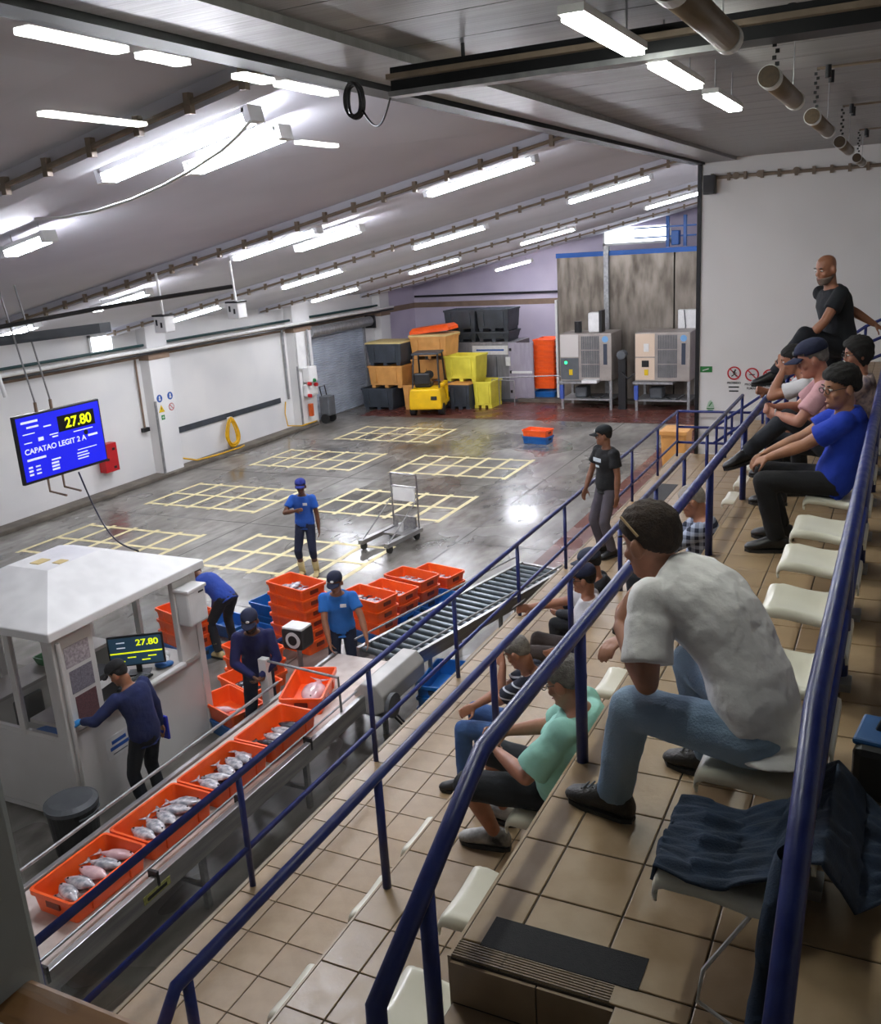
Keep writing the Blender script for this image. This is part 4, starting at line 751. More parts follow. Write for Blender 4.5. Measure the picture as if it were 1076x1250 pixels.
for s in (-1, 1): MB().bx(s*.36-.025, s*.36+.025, 0, 3.6, CZ-.12, CZ+.045).build('side_frame', M_steel, t); MB().tube([(s*.4, .0, CZ+.14), (s*.4, 3.5, CZ+.14)], .013, 8).build('guide_rail', M_galv, t)
for y in (.5, 2.0, 3.4):
    for s in (-1, 1): MB().bx(s*.36-.02, s*.36+.02, y-.02, y+.02, 0, CZ-.12).build('leg', M_galv, t)
MB().bx(-.36, .36, 3.6, 3.66, CZ-.12, CZ+.02).build('end_plate', M_steel, t)
t = thing('weighing_head', 'white and black weighing terminal on a post behind the conveyor', 'scale', (-6.24, 8.35, 0)); MB().cyl((0, 0, 0), (0, 0, 1.0), .03).build('post', M_galv, t); MB().box((0, 0, 1.1), (.3, .26, .26)).build('case', M_black, t, bev=.04); MB().box((0, 0, 1.23), (.28, .22, .03)).build('top', M_white, t, bev=.01); MB().cyl((.02, -.135, 1.1), (.02, -.125, 1.1), .1, n=24).build('dial', M_white, t); MB().cyl((.02, -.142, 1.1), (.02, -.13, 1.1), .06, n=24).build('dial_centre', M_black, t)

# ------------------------------------------------------------------ fish boxes and fish
def crate(m, name='fish_box', lx=.48, ly=.78, h=.2):
    t = thing(name, 'x', 'box', (0, 0, 0))
    MB().loft([rrect(lx*.86, ly*.9, 0, .03), rrect(lx*.93, ly*.95, h*.75, .035), rrect(lx, ly, h*.8, .04), rrect(lx, ly, h, .04), rrect(lx-.045, ly-.045, h, .03), rrect(lx*.86-.05, ly*.9-.05, .02, .03)]).build('shell', m, t)
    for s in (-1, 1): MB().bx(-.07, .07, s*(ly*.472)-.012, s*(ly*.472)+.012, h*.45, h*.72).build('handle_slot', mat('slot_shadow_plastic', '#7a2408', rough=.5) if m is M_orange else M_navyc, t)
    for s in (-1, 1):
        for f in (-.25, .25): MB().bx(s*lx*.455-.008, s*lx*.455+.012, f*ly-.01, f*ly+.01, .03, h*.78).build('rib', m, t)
    return t
cro = crate(M_orange); crb = crate(M_bcrate)
used = {id(cro): False, id(crb): False}
def put(c, x, y, z, rz, label, grp):
    if not used[id(c)]: used[id(c)] = True; o = c; o.location = (x, y, z); o.rotation_euler = (0, 0, rz); o['label'] = label
    else: o = copy_tree(c, (x, y, z), rz, label)
    o['group'] = grp
    o['category'] = 'box'; return o
def fish_mesh(L, hgt, wid, m, tail=.16):
    mb = MB(); n = 12; rings = []
    for k in range(15):
        u = k/14; x = L*(u-.5); p = math.sin(PI*min(1, u*.93+.05))**.75; 
        if u > .78: p = max(.13, p*.75)
        rings.append([(x, wid*p*math.cos(2*PI*i/n), hgt*p*math.sin(2*PI*i/n)) for i in range(n)])
    mb.loft(rings); e = L*.5
    for s in (-1, 1): mb.add([(e-.02, -.004, 0), (e-.02, .004, 0), (e+tail*L, .002, s*hgt*1.0), (e+tail*L, -.002, s*hgt*1.0), (e+tail*.5*L, .003, 0), (e+tail*.5*L, -.003, 0)], [(0, 1, 2, 3), (1, 4, 2), (0, 3, 5), (4, 5, 3, 2), (0, 5, 4, 1)])
    mb.prism([(-L*.2, hgt*.85), (L*.25, hgt*.55), (L*.2, hgt*.95), (-L*.05, hgt*1.35)], -.003, .003)
    me = mb.mesh('fish', m, True); return me
FM = {'silver': (fish_mesh(.30, .065, .032, M_fish), .30, .032), 'pink': (fish_mesh(.31, .066, .034, M_fish2), .31, .034), 'dark': (fish_mesh(.31, .06, .033, M_fish3), .31, .033), 'big': (fish_mesh(.5, .13, .07, M_fish2), .5, .07)}
eye_me = MB().ell((0, 0, 0), (.009, .004, .009), n=10, m=6).mesh('eye', M_iris)
nfish = [0]
def fish(kind, x, y, z, rz, label, grp, tilt=0):
    me, L, w = FM[kind]
    o = bpy.data.objects.new('fish', me); col.objects.link(o); o.location = (x, y, z + w + .004); o.rotation_euler = (PI/2 + tilt, 0, rz)
    tag(o, label, 'fish', grp)
    ey = bpy.data.objects.new('eye', eye_me); col.objects.link(ey); ey.parent = o; ey.location = (-L*.38, w*.72, .012)
    return o
SIDE = ('first', 'second', 'third', 'fourth', 'fifth')
def fill(n, cx, cy, cz_, rz, lx, ly, kinds, where):
    for i in range(n):
        lay = i // 5; j = i % 5; m_ = min(5, n - lay*5)
        b = (j - (m_-1)/2) * .125 + (.03 if lay else 0); a = random.uniform(-.015, .015)
        x = cx + a*math.cos(rz) - b*math.sin(rz); y = cy + a*math.sin(rz) + b*math.cos(rz)
        fish(random.choice(kinds), x, y, cz_ + .012 + lay*.062, rz + random.uniform(-.12, .12)*(4 if lay else 1) + (PI if random.random() < .4 else 0), 'fish in %s, %s layer, %s along the box' % (where, 'upper' if lay else 'lower', SIDE[j]), 'fish in ' + where, random.uniform(-.1, .1))
names = ['the belt box nearest the camera', 'the second belt box', 'the third belt box', 'the fourth belt box']
for i, (y, n, kinds) in enumerate(((4.32, 10, ['silver', 'pink']), (5.12, 10, ['silver']), (5.92, 10, ['silver', 'silver', 'dark']), (6.72, 5, ['dark', 'silver']))):
    x = -5.47 + .02*i
    put(cro, x, y, CZ+.002, random.uniform(-.03, .03), 'orange fish box on the conveyor, ' + ['nearest the camera', 'second along the belt', 'third along the belt', 'fourth along the belt'][i], 'orange boxes on the belt')
    fill(n, x, y, CZ+.01, 0, .48, .78, kinds, names[i])
put(cro, -5.62, 7.62, CZ+.002, .35, 'orange fish box turned askew before the man in navy, holding a large fish', 'orange boxes on the belt')
fish('big', -5.56, 7.62, CZ+.03, 1.9, 'large pale fish in the askew orange box', None, .1)
G1 = 'orange boxes on the hall floor'; GB = 'blue boxes under the orange ones'
def pal(x, y, z, rz, l): return put(crb, x, y, z, rz, l, GB)
# two boxes beside the kiosk
pal(-6.95, 7.85, 0, 1.25, 'blue box under the orange box beside the kiosk corner'); put(cro, -6.95, 7.85, .19, 1.25, 'orange box with one white fish beside the kiosk corner', G1); fish('pink', -7.05, 7.82, .22, .3, 'white fish in the box beside the kiosk corner', None)
pal(-7.1, 8.42, 0, 1.25, 'blue box under the orange box of dark fish'); put(cro, -7.1, 8.42, .19, 1.25, 'orange box of dark fish behind the man in navy', G1); fill(4, -7.1, 8.42, .2, 1.25, .48, .78, ['dark'], 'the box behind the man in navy')
for i in range(3): put(cro, -7.45, 8.98, .0+.17*i, 1.3, 'orange box in the short stack behind the man in navy, ' + ('lowest', 'middle', 'topmost')[i], G1)
fill(3, -7.45, 8.98, .35, 1.3, .48, .78, ['dark', 'silver'], 'the short stack')
# tall stack
for i in range(6): put(cro, -7.55, 10.2, .0+.158*i, 1.35+random.uniform(-.03, .03), 'orange box in the tall stack, %s from the floor' % ('first', 'second', 'third', 'fourth', 'fifth', 'sixth and topmost')[i], G1)
fill(6, -7.55, 10.2, .81, 1.35, .48, .78, ['silver'], 'the top of the tall stack')
# left pile by the bending man
for i, (x, y, n) in enumerate(((-8.95, 9.4, 3),)):
    pal(x, y, 0, 1.3, 'blue box under the orange boxes by the bending man' )
    for j in range(n): put(cro, x, y, .19+.165*j, 1.3, 'orange box in the pile before the bending man, %s' % ('bottom', 'middle', 'top')[j], G1)
for i, (x, y, z) in enumerate(((-8.1, 10.05, 0), (-8.35, 10.75, 0), (-8.35, 10.75, .19), (-8.95, 10.3, 0))): pal(x, y, z, 1.4, 'empty blue box beside the bending man, ' + ('nearest', 'lower one behind', 'upper one behind', 'far left')[i])
# right piles behind the man in the blue T-shirt
piles = [(-6.72, 10.75, 3, 'nearest'), (-6.75, 11.45, 2, 'second'), (-6.7, 12.05, 2, 'third'), (-6.6, 12.75, 2, 'farthest')]
for x, y, n, l in piles:
    if l != 'farthest': pal(x, y, 0, 1.35, 'blue box under the %s right-hand orange pile' % l); z0 = .17
    else: z0 = 0
    for j in range(n): put(cro, x, y, z0+.165*j, 1.35, 'orange box in the %s pile behind the man in the blue T-shirt, %s' % (l, ('bottom', 'second', 'top')[j]), G1)
    fill(5, x, y, z0+.165*(n-1)+.02, 1.35, .48, .78, ['silver', 'dark'] if l == 'nearest' else ['silver'], 'the %s right-hand pile' % l)
pal(-6.35, 11.05, 0, -.2, 'blue box edge along the right-hand piles, near'); pal(-6.25, 12.0, 0, -.2, 'blue box edge along the right-hand piles, far')
# blue crates beyond the belt drive
for i in range(3): put(crb, -4.72, 9.12, .0+.15*i, .1, 'blue crate in the stack under the roller conveyor, ' + ('lowest', 'middle', 'topmost')[i], 'blue crates beside the roller conveyor')
pal(-9.0, 23.95, 0, 1.4, 'lone blue box out on the wet floor'); put(cro, -9.0, 23.95, .18, 1.4, 'lone orange box on a blue one out on the wet floor', G1); fish('silver', -9.0, 23.95, .22, .4, 'fish in the lone orange box', None)
# orange column on blue pallets behind the cabinet door
for a in range(2):
    pal(-11.16, 30.7+a*.62, .125, PI/2, 'blue box under the orange column by the cabinet, ' + ('front', 'rear')[a])
    for j in range(9): put(cro, -11.16, 30.7+a*.62, .42+.185*j, PI/2, 'orange box in the %s column beside the open cabinet door, level %s up' % (('front', 'rear')[a], ('first', 'second', 'third', 'fourth', 'fifth', 'sixth', 'seventh', 'eighth', 'ninth')[j]), 'orange columns beside the cabinet')
# trolley
t = thing('hand_trolley', 'steel platform trolley standing on the wet floor', 'trolley', (-8.6, 14.75, 0), -.12)
for s in (-1, 1):
    MB().tube([(s*.3, .55, .15), (s*.3, .55, 1.25)], .018, 8).build('upright', M_steel, t); MB().bx(s*.3-.05, s*.3+.05, -.55, .6, .12, .2).build('side_rail', M_steel, t)
    for y in (-.45, .45): MB().cyl((s*.3-.03, y, .07), (s*.3+.03, y, .07), .07, n=16).build('wheel', M_rubber, t)
    MB().tube([(s*.3, -.45, .2), (s*.3, .5, .75)], .012, 8).build('stay', M_steel, t)
for z in (1.25, 1.0): MB().tube([(-.3, .55, z), (.3, .55, z)], .018, 8).build('handle_bar', M_steel, t)
MB().bx(-.25, .25, .52, .56, .72, .98).build('plate', M_white, t); MB().bx(-.28, .28, .1, .56, .14, .18).build('deck', M_steel, t); MB().bx(-.25, .25, .5, .55, .18, .42).build('toe_panel', M_steel, t); MB().cyl((.05, .3, .18), (.05, .3, .34), .05).build('clamp', M_white, t)
# ------------------------------------------------------------------ people
def ik(a, c, l1, l2, pole):
    d = c - a; L = d.length
    mx = (l1 + l2) * .995
    if L > mx: c = a + d * (mx / L); d = c - a; L = mx
    if L < abs(l1-l2)+.02: L = abs(l1-l2)+.02; c = a + d.normalized()*L; d = c - a
    n = d / L; h = (l1*l1 - l2*l2 + L*L) / (2*L); r = math.sqrt(max(0, l1*l1 - h*h))
    p = pole - n * pole.dot(n)
    if p.length < 1e-4: p = V((1, 0, 0)) - n * n.x
    p.normalize()
    return a + n*h + p*r, c
HEADR = [(-.122, .022, .074, .03), (-.112, .038, .085, .005), (-.09, .05, .092, -.03), (-.06, .06, .092, -.062), (-.03, .067, .09, -.085), (.0, .071, .088, -.096), (.03, .074, .089, -.1), (.06, .073, .084, -.098), (.085, .064, .068, -.085), (.103, .046, .045, -.062), (.115, .022, .015, -.03)]
def head_rings(inf=0, n=20):
    o = []
    for z, w, f, b in HEADR:
        cx = (f+b)/2; rx = (f-b)/2 + inf; ry = w + inf
        zz = z + (inf if z > .05 else (inf*(z/.05) if z > 0 else 0))
        o.append([V((cx+rx*math.cos(2*PI*i/n), ry*math.sin(2*PI*i/n), zz)) for i in range(n)])
    return o
def hand(mb, W, D, N, side, curl, g=1.0, spread=0):
    """palm and five fingers: W wrist, D direction, N palm-facing normal; side +1 left hand, -1 right"""
    D = D.normalized(); N = (N - D*N.dot(D)).normalized(); Lt = D.cross(N) * side   # towards the thumb
    rings = []
    for t, w, h in ((-.02, .026, .021), (.01, .03, .018), (.04, .039, .017), (.075, .042, .015), (.092, .038, .012)):
        rings.append([W + D*t + Lt*(w*g*math.cos(a)) + N*(h*g*math.sin(a)) for a in [2*PI*i/12 for i in range(12)]])
    mb.loft(rings)
    for k, (off, ln) in enumerate(((.03, .95), (.0105, 1.06), (-.010, 1.0), (-.029, .78))):
        p = W + D*.086 + Lt*off*g; ang = curl*.55; q = p
        for s, l in enumerate((.036, .026, .021)):
            d = (D*math.cos(ang) + N*math.sin(ang) + Lt*(off*spread*6)).normalized(); e = q + d*l*ln
            mb.cap(q, e, (.0098, .009, .0082)[s]*g, (.009, .0082, .0074)[s]*g, 8); q = e; ang += curl*.6
    p = W + D*.02 + Lt*.026*g; d1 = (D*.62 + Lt*.62 + N*.35).normalized(); e = p + d1*.045; mb.cap(p, e, .0135*g, .0115*g, 8)
    d2 = (D*.8 + Lt*.15 + N*.5).normalized(); e2 = e + d2*.032; mb.cap(e, e2, .0115*g, .0095*g, 8); e3 = e2 + (d2+N*.3).normalized()*.022; mb.cap(e2, e3, .0095*g, .008*g, 8)
SK = {}
def skin(c):
    if c not in SK: SK[c] = mat('skin_' + c, '#' + c, '#%02x%02x%02x' % tuple(max(0, int(int(c[i:i+2], 16)*.9)) for i in (0, 2, 4)), .5, scale=14, bump=.05)
    return SK[c]
def cloth(n, c='101216', c2=None, bump=.2):
    return mat(n, '#' + c, '#' + (c2 or c), .85, scale=5, bump=bump, bscale=40)
def person(label, loc, yaw, **k):
    sc = k.get('sc', 1.0)
    t = thing('person', label, 'person', loc, yaw); t.scale = (sc, sc, sc)
    Minv = (Matrix.Translation(V(loc)) @ Matrix.Rotation(yaw, 4, 'Z') @ Matrix.Scale(sc, 4)).inverted()
    def T(p):   # a target: local, or world when given as ('w', x, y, z)
        return Minv @ V(p[1:]) if p[0] == 'w' else V(p)
    vx = k.get('vox', .009); fat = k.get('fat', 1.0)
    P = V(k.get('pelvis', (0, 0, .93))); N = T(k['neck']) if 'neck' in k else P + V((0, 0, .53))
    d = N - P; N = P + d.normalized() * k.get('spine', .53)
    tw = k.get('twist', 0); Lh = V((0, 1, 0)); Ls = V((math.sin(-tw), math.cos(tw), 0))
    up = (N - P).normalized()
    Ls = (Ls - up*Ls.dot(up)*.9).normalized()
    mid = (P + N)/2 + up.cross(Lh) * 0 + Lh.cross(up) * (-k.get('hunch', .03)) 
    def spine(u):
        return P*(1-u)**2 + (mid*2 - (P+N)/2)*2*u*(1-u) + N*u*u
    def rings(inf, tab):
        o = []
        for u, w, dp, f in tab:
            c = spine(min(max(u, 0), 1)) + up*(min(u, 0)*.53 + max(0, u-1)*.53)
            tg = (spine(min(1, max(0, u)+.05)) - spine(max(0, min(1, u)-.05))).normalized(); L = (Lh*(1-max(0, min(1, u))) + Ls*max(0, min(1, u))).normalized()
            Fw_ = L.cross(tg).normalized(); L = tg.cross(Fw_); b = fat if .0 < u < .75 else 1
            o.append([c + Fw_*(f + (dp*b+inf)*math.cos(a)) + L*((w*(1+(b-1)*.6)+inf)*math.sin(a)) for a in [2*PI*i/20 for i in range(20)]])
        return o
    TAB = [(-.12, .11, .085, 0), (-.04, .155, .112, -.005), (.1, .165, .118, 0), (.25, .155, .112, .008), (.42, .15, .108, .012), (.58, .163, .115, .012), (.74, .176, .116, .008), (.86, .182, .1, 0), (.94, .15, .082, -.006), (1.0, .09, .066, -.005), (1.05, .058, .056, 0)]
    body = MB()
    body.loft(rings(-.014, TAB))
    sh = [N - up*.055 + Ls*s*.172 for s in (1, -1)]
    hip = [P - up*.02 + Lh*s*.088 for s in (1, -1)]
    # head
    hy, hp, hr = [math.radians(a) for a in k.get('head', (0, 0, 0))]
    R = Matrix.Rotation(hy, 3, 'Z') @ Matrix.Rotation(hp, 3, 'Y') @ Matrix.Rotation(hr, 3, 'X')
    nf = V(k.get('nvec', (.35, 0, 1))).normalized() if 'nvec' in k else (up*.6 + V((.12, 0, .6))).normalized()
    hc = N + nf*k.get('neckl', .042) + R @ V((.012, 0, .125))
    HS = k.get('hs', 1.0)
    def HP(p): return hc + R @ (V(p)*HS)
    body.cap(N - up*.06, HP((-.025, 0, -.07)), .058, .054, 14)
    body.loft([[HP(p) for p in r] for r in head_rings()])
    body.ell(HP((.093, 0, -.022)), (.02, .014, .024), R @ RY(.35)).ell(HP((.088, 0, .006)), (.012, .01, .026), R).ell(HP((.09, 0, -.098)), (.014, .022, .014), R).ell(HP((.075, 0, .03)), (.017, .052, .011), R).ell(HP((.088, 0, -.066)), (.012, .026, .012), R)
    for s in (-1, 1): body.ell(HP((-.01, s*.084, -.012)), (.025, .016, .038), R @ RZ(s*.35)); body.ell(HP((.062, s*.044, -.03)), (.025, .02, .022), R)
    # arms
    AL, FL = .285, .26; el = []; wr = []; hd = []
    hands = k.get('hands', [(.05, .26, .86), (.05, -.26, .86)]); poles = k.get('elbows', [(-.5, .6, -.3), (-.5, -.6, -.3)])
    hdir = k.get('hdir', [None, None]); hn = k.get('palm', [(0, -1, .2), (0, 1, .2)]); curl = k.get('curl', [.5, .5])
    for i in (0, 1):
        e, w = ik(sh[i], T(hands[i]), AL, FL, V(poles[i])); el.append(e); wr.append(w)
        body.cap(sh[i], e, .053, .041, 14); body.cap(e, e.lerp(w, .35), .041, .043, 14); body.cap(e.lerp(w, .35), w, .043, .027, 14)
        D = V(hdir[i]) if hdir[i] else (w - e); hd.append(D.normalized())
        hand(body, w, D, V(hn[i]), (1, -1)[i], curl[i], 1.0)
    # legs
    TL, SL = .435, .43; kn = []; an = []
    ank = k.get('ankles', [(0, .11, .085), (0, -.11, .085)]); kp = k.get('knees', [(1, .15, 0), (1, -.15, 0)]); toe = k.get('toes', [(1, .12, 0), (1, -.12, 0)])
    for i in (0, 1):
        q, a = ik(hip[i], T(ank[i]), TL, SL, V(kp[i])); kn.append(q); an.append(a)
        body.cap(hip[i], q, .078, .053, 14); body.cap(q, q.lerp(a, .35), .05, .054, 14); body.cap(q.lerp(a, .35), a, .054, .034, 14)
        f = V(toe[i]).normalized(); body.cap(a - V((0, 0, .02)), a + f*.09 - V((0, 0, .05)), .03, .02, 10)
    vox(body, 'body', skin(k.get('skin', 'a87858')), t, vx, 4)
    # face details
    for s in (-1, 1):
        ee = MB().ell(HP((.081, s*.031, .006)), (.0095*HS, .0145*HS, .006*HS), R, 12, 8).build('eye', M_eye, t, smooth=True); MB().ell(HP((.089, s*.031, .005)), (.0045, .0065, .0058), R, 10, 6).build('iris', M_iris, ee, smooth=True)
        MB().ell(HP((.0905, s*.032, .03)), (.007, .021, .0045), R @ RX(s*.12), 10, 6).build('eyebrow', mat('brow', '#1c1512', rough=.9), t, smooth=True)
    MB().ell(HP((.099, 0, -.068)), (.006, .022, .005), R, 12, 6).build('lips', mat('lips', '#7a4238', rough=.5), t, smooth=True)
    # shirt
    sm = k['shirt']; sl = k.get('sleeve', .62); mb = MB(); ex = k.get('loose', .012)
    lo = k.get('hem', -.16)
    TS = [(lo, .158, .118, 0)] + [r for r in TAB if r[0] > lo+.03 and r[0] < .99] + [(.985, .1, .072, -.005)]
    mb.loft(rings(ex, TS))
    for i in (0, 1):
        mb.cap(sh[i] + up*.0, sh[i].lerp(el[i], .3), .066+ex*.4, .062+ex*.4, 14)
        if sl <= 1: mb.cyl(sh[i].lerp(el[i], .25), sh[i].lerp(el[i], sl), .064+ex*.5, .064+ex*.9, 16); mb.cap(sh[i] - up*.01, N - up*.09, .06, .06, 12)
        else: mb.cap(sh[i].lerp(el[i], .3), el[i], .062+ex*.4, .056, 14); mb.cap(el[i], wr[i].lerp(el[i], .03), .056, .042, 14); mb.cap(sh[i] - up*.01, N - up*.09, .06, .06, 12)
    vox(mb, 'shirt', sm, t, k.get('cvox', vx*1.25), 5, k.get('fold', .016), .11)
    # trousers
    tl = k.get('leg', 1.0); mb = MB(); tm = k['trousers']; lw = k.get('legw', 1.0)
    mb.loft(rings(.008, [(-.2, .1, .08, 0), (-.12, .13, .1, 0), (-.03, .16, .116, -.004), (.08, .163, .117, 0), (.13, .15, .108, 0)]))
    for i in (0, 1):
        mb.cap(hip[i], kn[i] if tl > .5 else hip[i].lerp(kn[i], tl*2), .092*lw, (.07 if tl > .5 else .08)*lw, 14)
        if tl > .5:
            f = (tl-.5)*2; b = kn[i].lerp(an[i], f*.97); mb.cap(kn[i], kn[i].lerp(an[i], f*.5), .07*lw, .067*lw, 14); mb.cyl(kn[i].lerp(an[i], f*.45), b, .067*lw, .062*lw, 14)
    vox(mb, 'trousers', tm, t, k.get('cvox', vx*1.25), 5, .014, .1)
    # shoes
    so = k.get('shoe', M_black); bt = k.get('boot', 0)
    for i in (0, 1):
        f = V(toe[i]); f.normalize(); a = an[i]; side = f.cross(V((0, 0, 1))).normalized(); u3 = side.cross(f)
        base = a - u3*.085; rr = []
        for x, w, h0, h1 in ((-.08, .024, .02, .085), (-.065, .037, .012, .11), (-.02, .042, .012, .125), (.04, .044, .012, .118), (.1, .049, .012, .092), (.15, .05, .012, .075), (.19, .038, .014, .062), (.208, .018, .02, .045)):
            rr.append([base + f*x + side*(w*math.cos(q)) + u3*((h0+h1)/2 + (h1-h0)/2*math.sin(q)) for q in [2*PI*j/14 for j in range(14)]])
        s_ = MB().loft(rr)
        if bt: s_.cyl(a - u3*.02, a.lerp(kn[i], bt), .05, .062, 14)
        else: s_.cyl(a - u3*.03, a + u3*.012, .04, .04, 12)
        o_ = s_.build('boot' if bt else 'shoe', so, t, smooth=True)
        if k.get('laces'):
            for q_ in (.05, .075, .10, .125): MB().cyl(base + f*q_ + u3*(.122-(q_-.04)*.42) - side*.028, base + f*q_ + u3*(.122-(q_-.04)*.42) + side*.028, .004, n=6).build('lace', k['laces'], o_)
        sole = [(base + f*x + side*w) for x, w in [(-.08, .02), (-.085, -.02), (-.05, -.04), (.04, -.045), (.12, -.05), (.18, -.036), (.208, 0), (.18, .036), (.12, .05), (.04, .045), (-.05, .04)]]
        MB().loft([[q + u3*.0 for q in sole], [q + u3*.022 for q in sole]]).build('sole', k.get('sole', M_rubber), o_)
    # hair, cap, glasses
    def shell(name, m, inf, keep, thick=.01, par=None):
        rgs = []
        hr_ = head_rings(inf, 28)
        for a, b in zip(hr_, hr_[1:]): rgs += [a, [p.lerp(q, .5) for p, q in zip(a, b)]]
        rgs.append(hr_[-1]); mb = MB(); n = 28; vs_ = [p for r in rgs for p in r]; top = len(vs_); vs_.append(hr_[-1][0].lerp(hr_[-1][14], .5) + V((0, 0, .004))); fs = []
        for a in range(len(rgs)-1):
            for i in range(n):
                j = (i+1) % n; fs.append((a*n+i, a*n+j, (a+1)*n+j, (a+1)*n+i))
        for i in range(n): fs.append(((len(rgs)-1)*n+i, (len(rgs)-1)*n+(i+1) % n, top))
        fs = [f for f in fs if all(keep(vs_[q]) for q in f)]
        use = sorted({q for f in fs for q in f}); mp = {q: i for i, q in enumerate(use)}
        mb.add([HP(vs_[q]) for q in use], [tuple(mp[q] for q in f) for f in fs])
        o = mb.build(name, m, par or t, smooth=True); md = o.modifiers.new('s', 'SOLIDIFY'); md.thickness = thick; md.offset = -1; return o
    if k.get('hair'):
        ht = k.get('hairh', .012); fm = k.get('hairline') or (lambda p: min(p.z + .062 - (p.x+.09)*.72, p.z - .012 + max(0, -.012-p.x)*2.2 if abs(p.y) > .045 else 9))
        base = head_rings(0, 44); rg = []
        for a_, b_ in zip(base, base[1:]): rg += [a_] + [[p.lerp(q, f) for p, q in zip(a_, b_)] for f in (.25, .5, .75)]
        rg.append(base[-1]); vs_ = [p for r in rg for p in r]; n = 44; vs_.append(V((-.01, 0, .121))); fs = []
        for a_ in range(len(rg)-1):
            for i in range(n): fs.append((a_*n+i, a_*n+(i+1) % n, (a_+1)*n+(i+1) % n, (a_+1)*n+i))
        for i in range(n): fs.append(((len(rg)-1)*n+i, (len(rg)-1)*n+(i+1) % n, len(vs_)-1))
        cen = V((-.005, 0, .01)); rj = random.Random(len(label))
        def grow(p):
            f = max(0, min(1, fm(p)/.035)); return p + (p-cen).normalized()*(.0015 + ht*math.sqrt(f)*(1+.12*math.sin(p.x*160+p.y*90)+.1*math.sin(p.y*210-p.z*130)))
        fs = [f for f in fs if all(fm(vs_[q]) > -.004 for q in f)]; use = sorted({q for f in fs for q in f}); mp = {q: i for i, q in enumerate(use)}
        MB().add([HP(grow(vs_[q])) for q in use], [tuple(mp[q] for q in f) for f in fs]).build('hair', k['hair'], t, smooth=True)
    if k.get('beard'): shell('beard', k['beard'], .004, lambda p: p.z < -.045 and p.x > -.03, .006)
    if k.get('cap'):
        c_ = shell('cap', k['cap'], .02, lambda p: p.z > .035 + p.x*.12, .008)
        br = MB().grid(lambda u, v: HP(((.1 + .085*math.sqrt(max(0, 1-(2*v-1)**2*.7))*u) - .045*(2*v-1)**2, (2*v-1)*.078, .046 - .018*u - .018*(2*v-1)**2)), 6, 14)
        o = br.build('brim', k['cap'], c_, smooth=True, solid=.006)
        if k.get('logo'): MB().ell(HP((.106, 0, .075)), (.006, .022, .016), R @ RY(-.3), 12, 6).build('badge', k['logo'], c_)
    if k.get('glasses'):
        g = MB(); zoff = k['glasses'] if not isinstance(k['glasses'], bool) else 0
        for s in (-1, 1):
            g.tube([HP((.103-.35*zoff, s*(.034+.024*math.cos(a)), .002+zoff+.017*math.sin(a))) for a in [2*PI*i/14 for i in range(14)]], .0022, 6, True)
            g.tube([HP((.1-.35*zoff, s*.058, .006+zoff)), HP((.0, s*.08, .006+zoff)), HP((-.03, s*.079, -.008+zoff))], .0022, 6)
        g.tube([HP((.104-.35*zoff, -.011, .004+zoff)), HP((.108-.35*zoff, 0, .007+zoff)), HP((.104-.35*zoff, .011, .004+zoff))], .0022, 6)
        g.build('glasses', k.get('gmat', M_black), t, smooth=True)
    return t, dict(wr=wr, el=el, sh=sh, hd=hd, hc=hc, R=R, HP=HP, N=N, P=P, up=up, kn=kn, an=an, T=T, Ls=Ls)

HB = mat('hair_black', '#0b0908', '#15110f', .85, scale=40, bump=.5, bscale=120); HBR = mat('hair_brown', '#2c2018', '#3a2b20', .85, scale=40, bump=.5, bscale=120)
HG = mat('hair_grey', '#5f5a55', '#7d7872', .65, scale=40, bump=.5, bscale=120); HW = mat('hair_white', '#a59d95', '#8d857d', .65, scale=40, bump=.5, bscale=120)
NAVYCAP = cloth('cap_navy', '0d1430', '121a3b'); BLKCAP = cloth('cap_black', '0c0d10', '15161a')
BOOT = mat('cream_boot', '#d3c08a', '#bda873', .5, scale=6)
W_ = lambda *a: ('w',) + a
# -- workers in the hall
p, J = person('man standing in a blue T-shirt and navy shorts with raised hand, on the hall floor', (-9.15, 12.8, 0), math.radians(-72), shirt=cloth('tee_blue', '1750a8', '1a58b6'), trousers=cloth('shorts_navy', '0c1736'), leg=.68, boot=.5, shoe=BOOT, skin='6b452f', cap=cloth('cap_blue', '16267a'), hair=HB,
    hands=[(.06, .27, .80), (.25, -.06, 1.25)], elbows=[(-.5, .6, -.3), (-.1, -1, -.6)], curl=[.5, 1.2], head=(10, 8, 0), vox=.011, ankles=[(0, .13, .085), (.03, -.12, .085)])
MB().box(J['N'] + V((.135, .08, -.13)), (.01, .075, .045)).build('name_badge', M_paper, p)
p, J = person('man bending over in a blue sweatshirt, dark trousers and cream boots', (-8.45, 9.62, 0), math.radians(166), shirt=cloth('sweat_blue', '14368c', '17409c'), sleeve=1.1, trousers=cloth('trousers_black', '10131c'), shoe=BOOT, boot=.35, skin='794f38', hair=HB,
    pelvis=(-.12, 0, .87), neck=(.36, .02, 1.05), hands=[(.42, .2, .42), (.45, -.16, .42)], head=(0, 45, 0), ankles=[(-.05, .17, .085), (.02, -.15, .085)], vox=.011, hunch=.07, knees=[(1, .2, 0), (1, -.2, 0)])
p, J = person('man in a bright blue T-shirt and dark cap working behind the roller conveyor', (-6.08, 9.05, 0), math.radians(-62), shirt=cloth('tee_sky', '1e66b4', '2370c2'), trousers=cloth('trousers_navy', '0d1630'), shoe=M_black, skin='9d684b', cap=NAVYCAP, hair=HB, logo=M_white,
    neck=(.12, 0, 1.45), hands=[(.42, .34, .92), (.40, -.12, .88)], elbows=[(-.4, 1, -.2), (-.4, -1, -.2)], head=(-12, 14, 0), vox=.010)
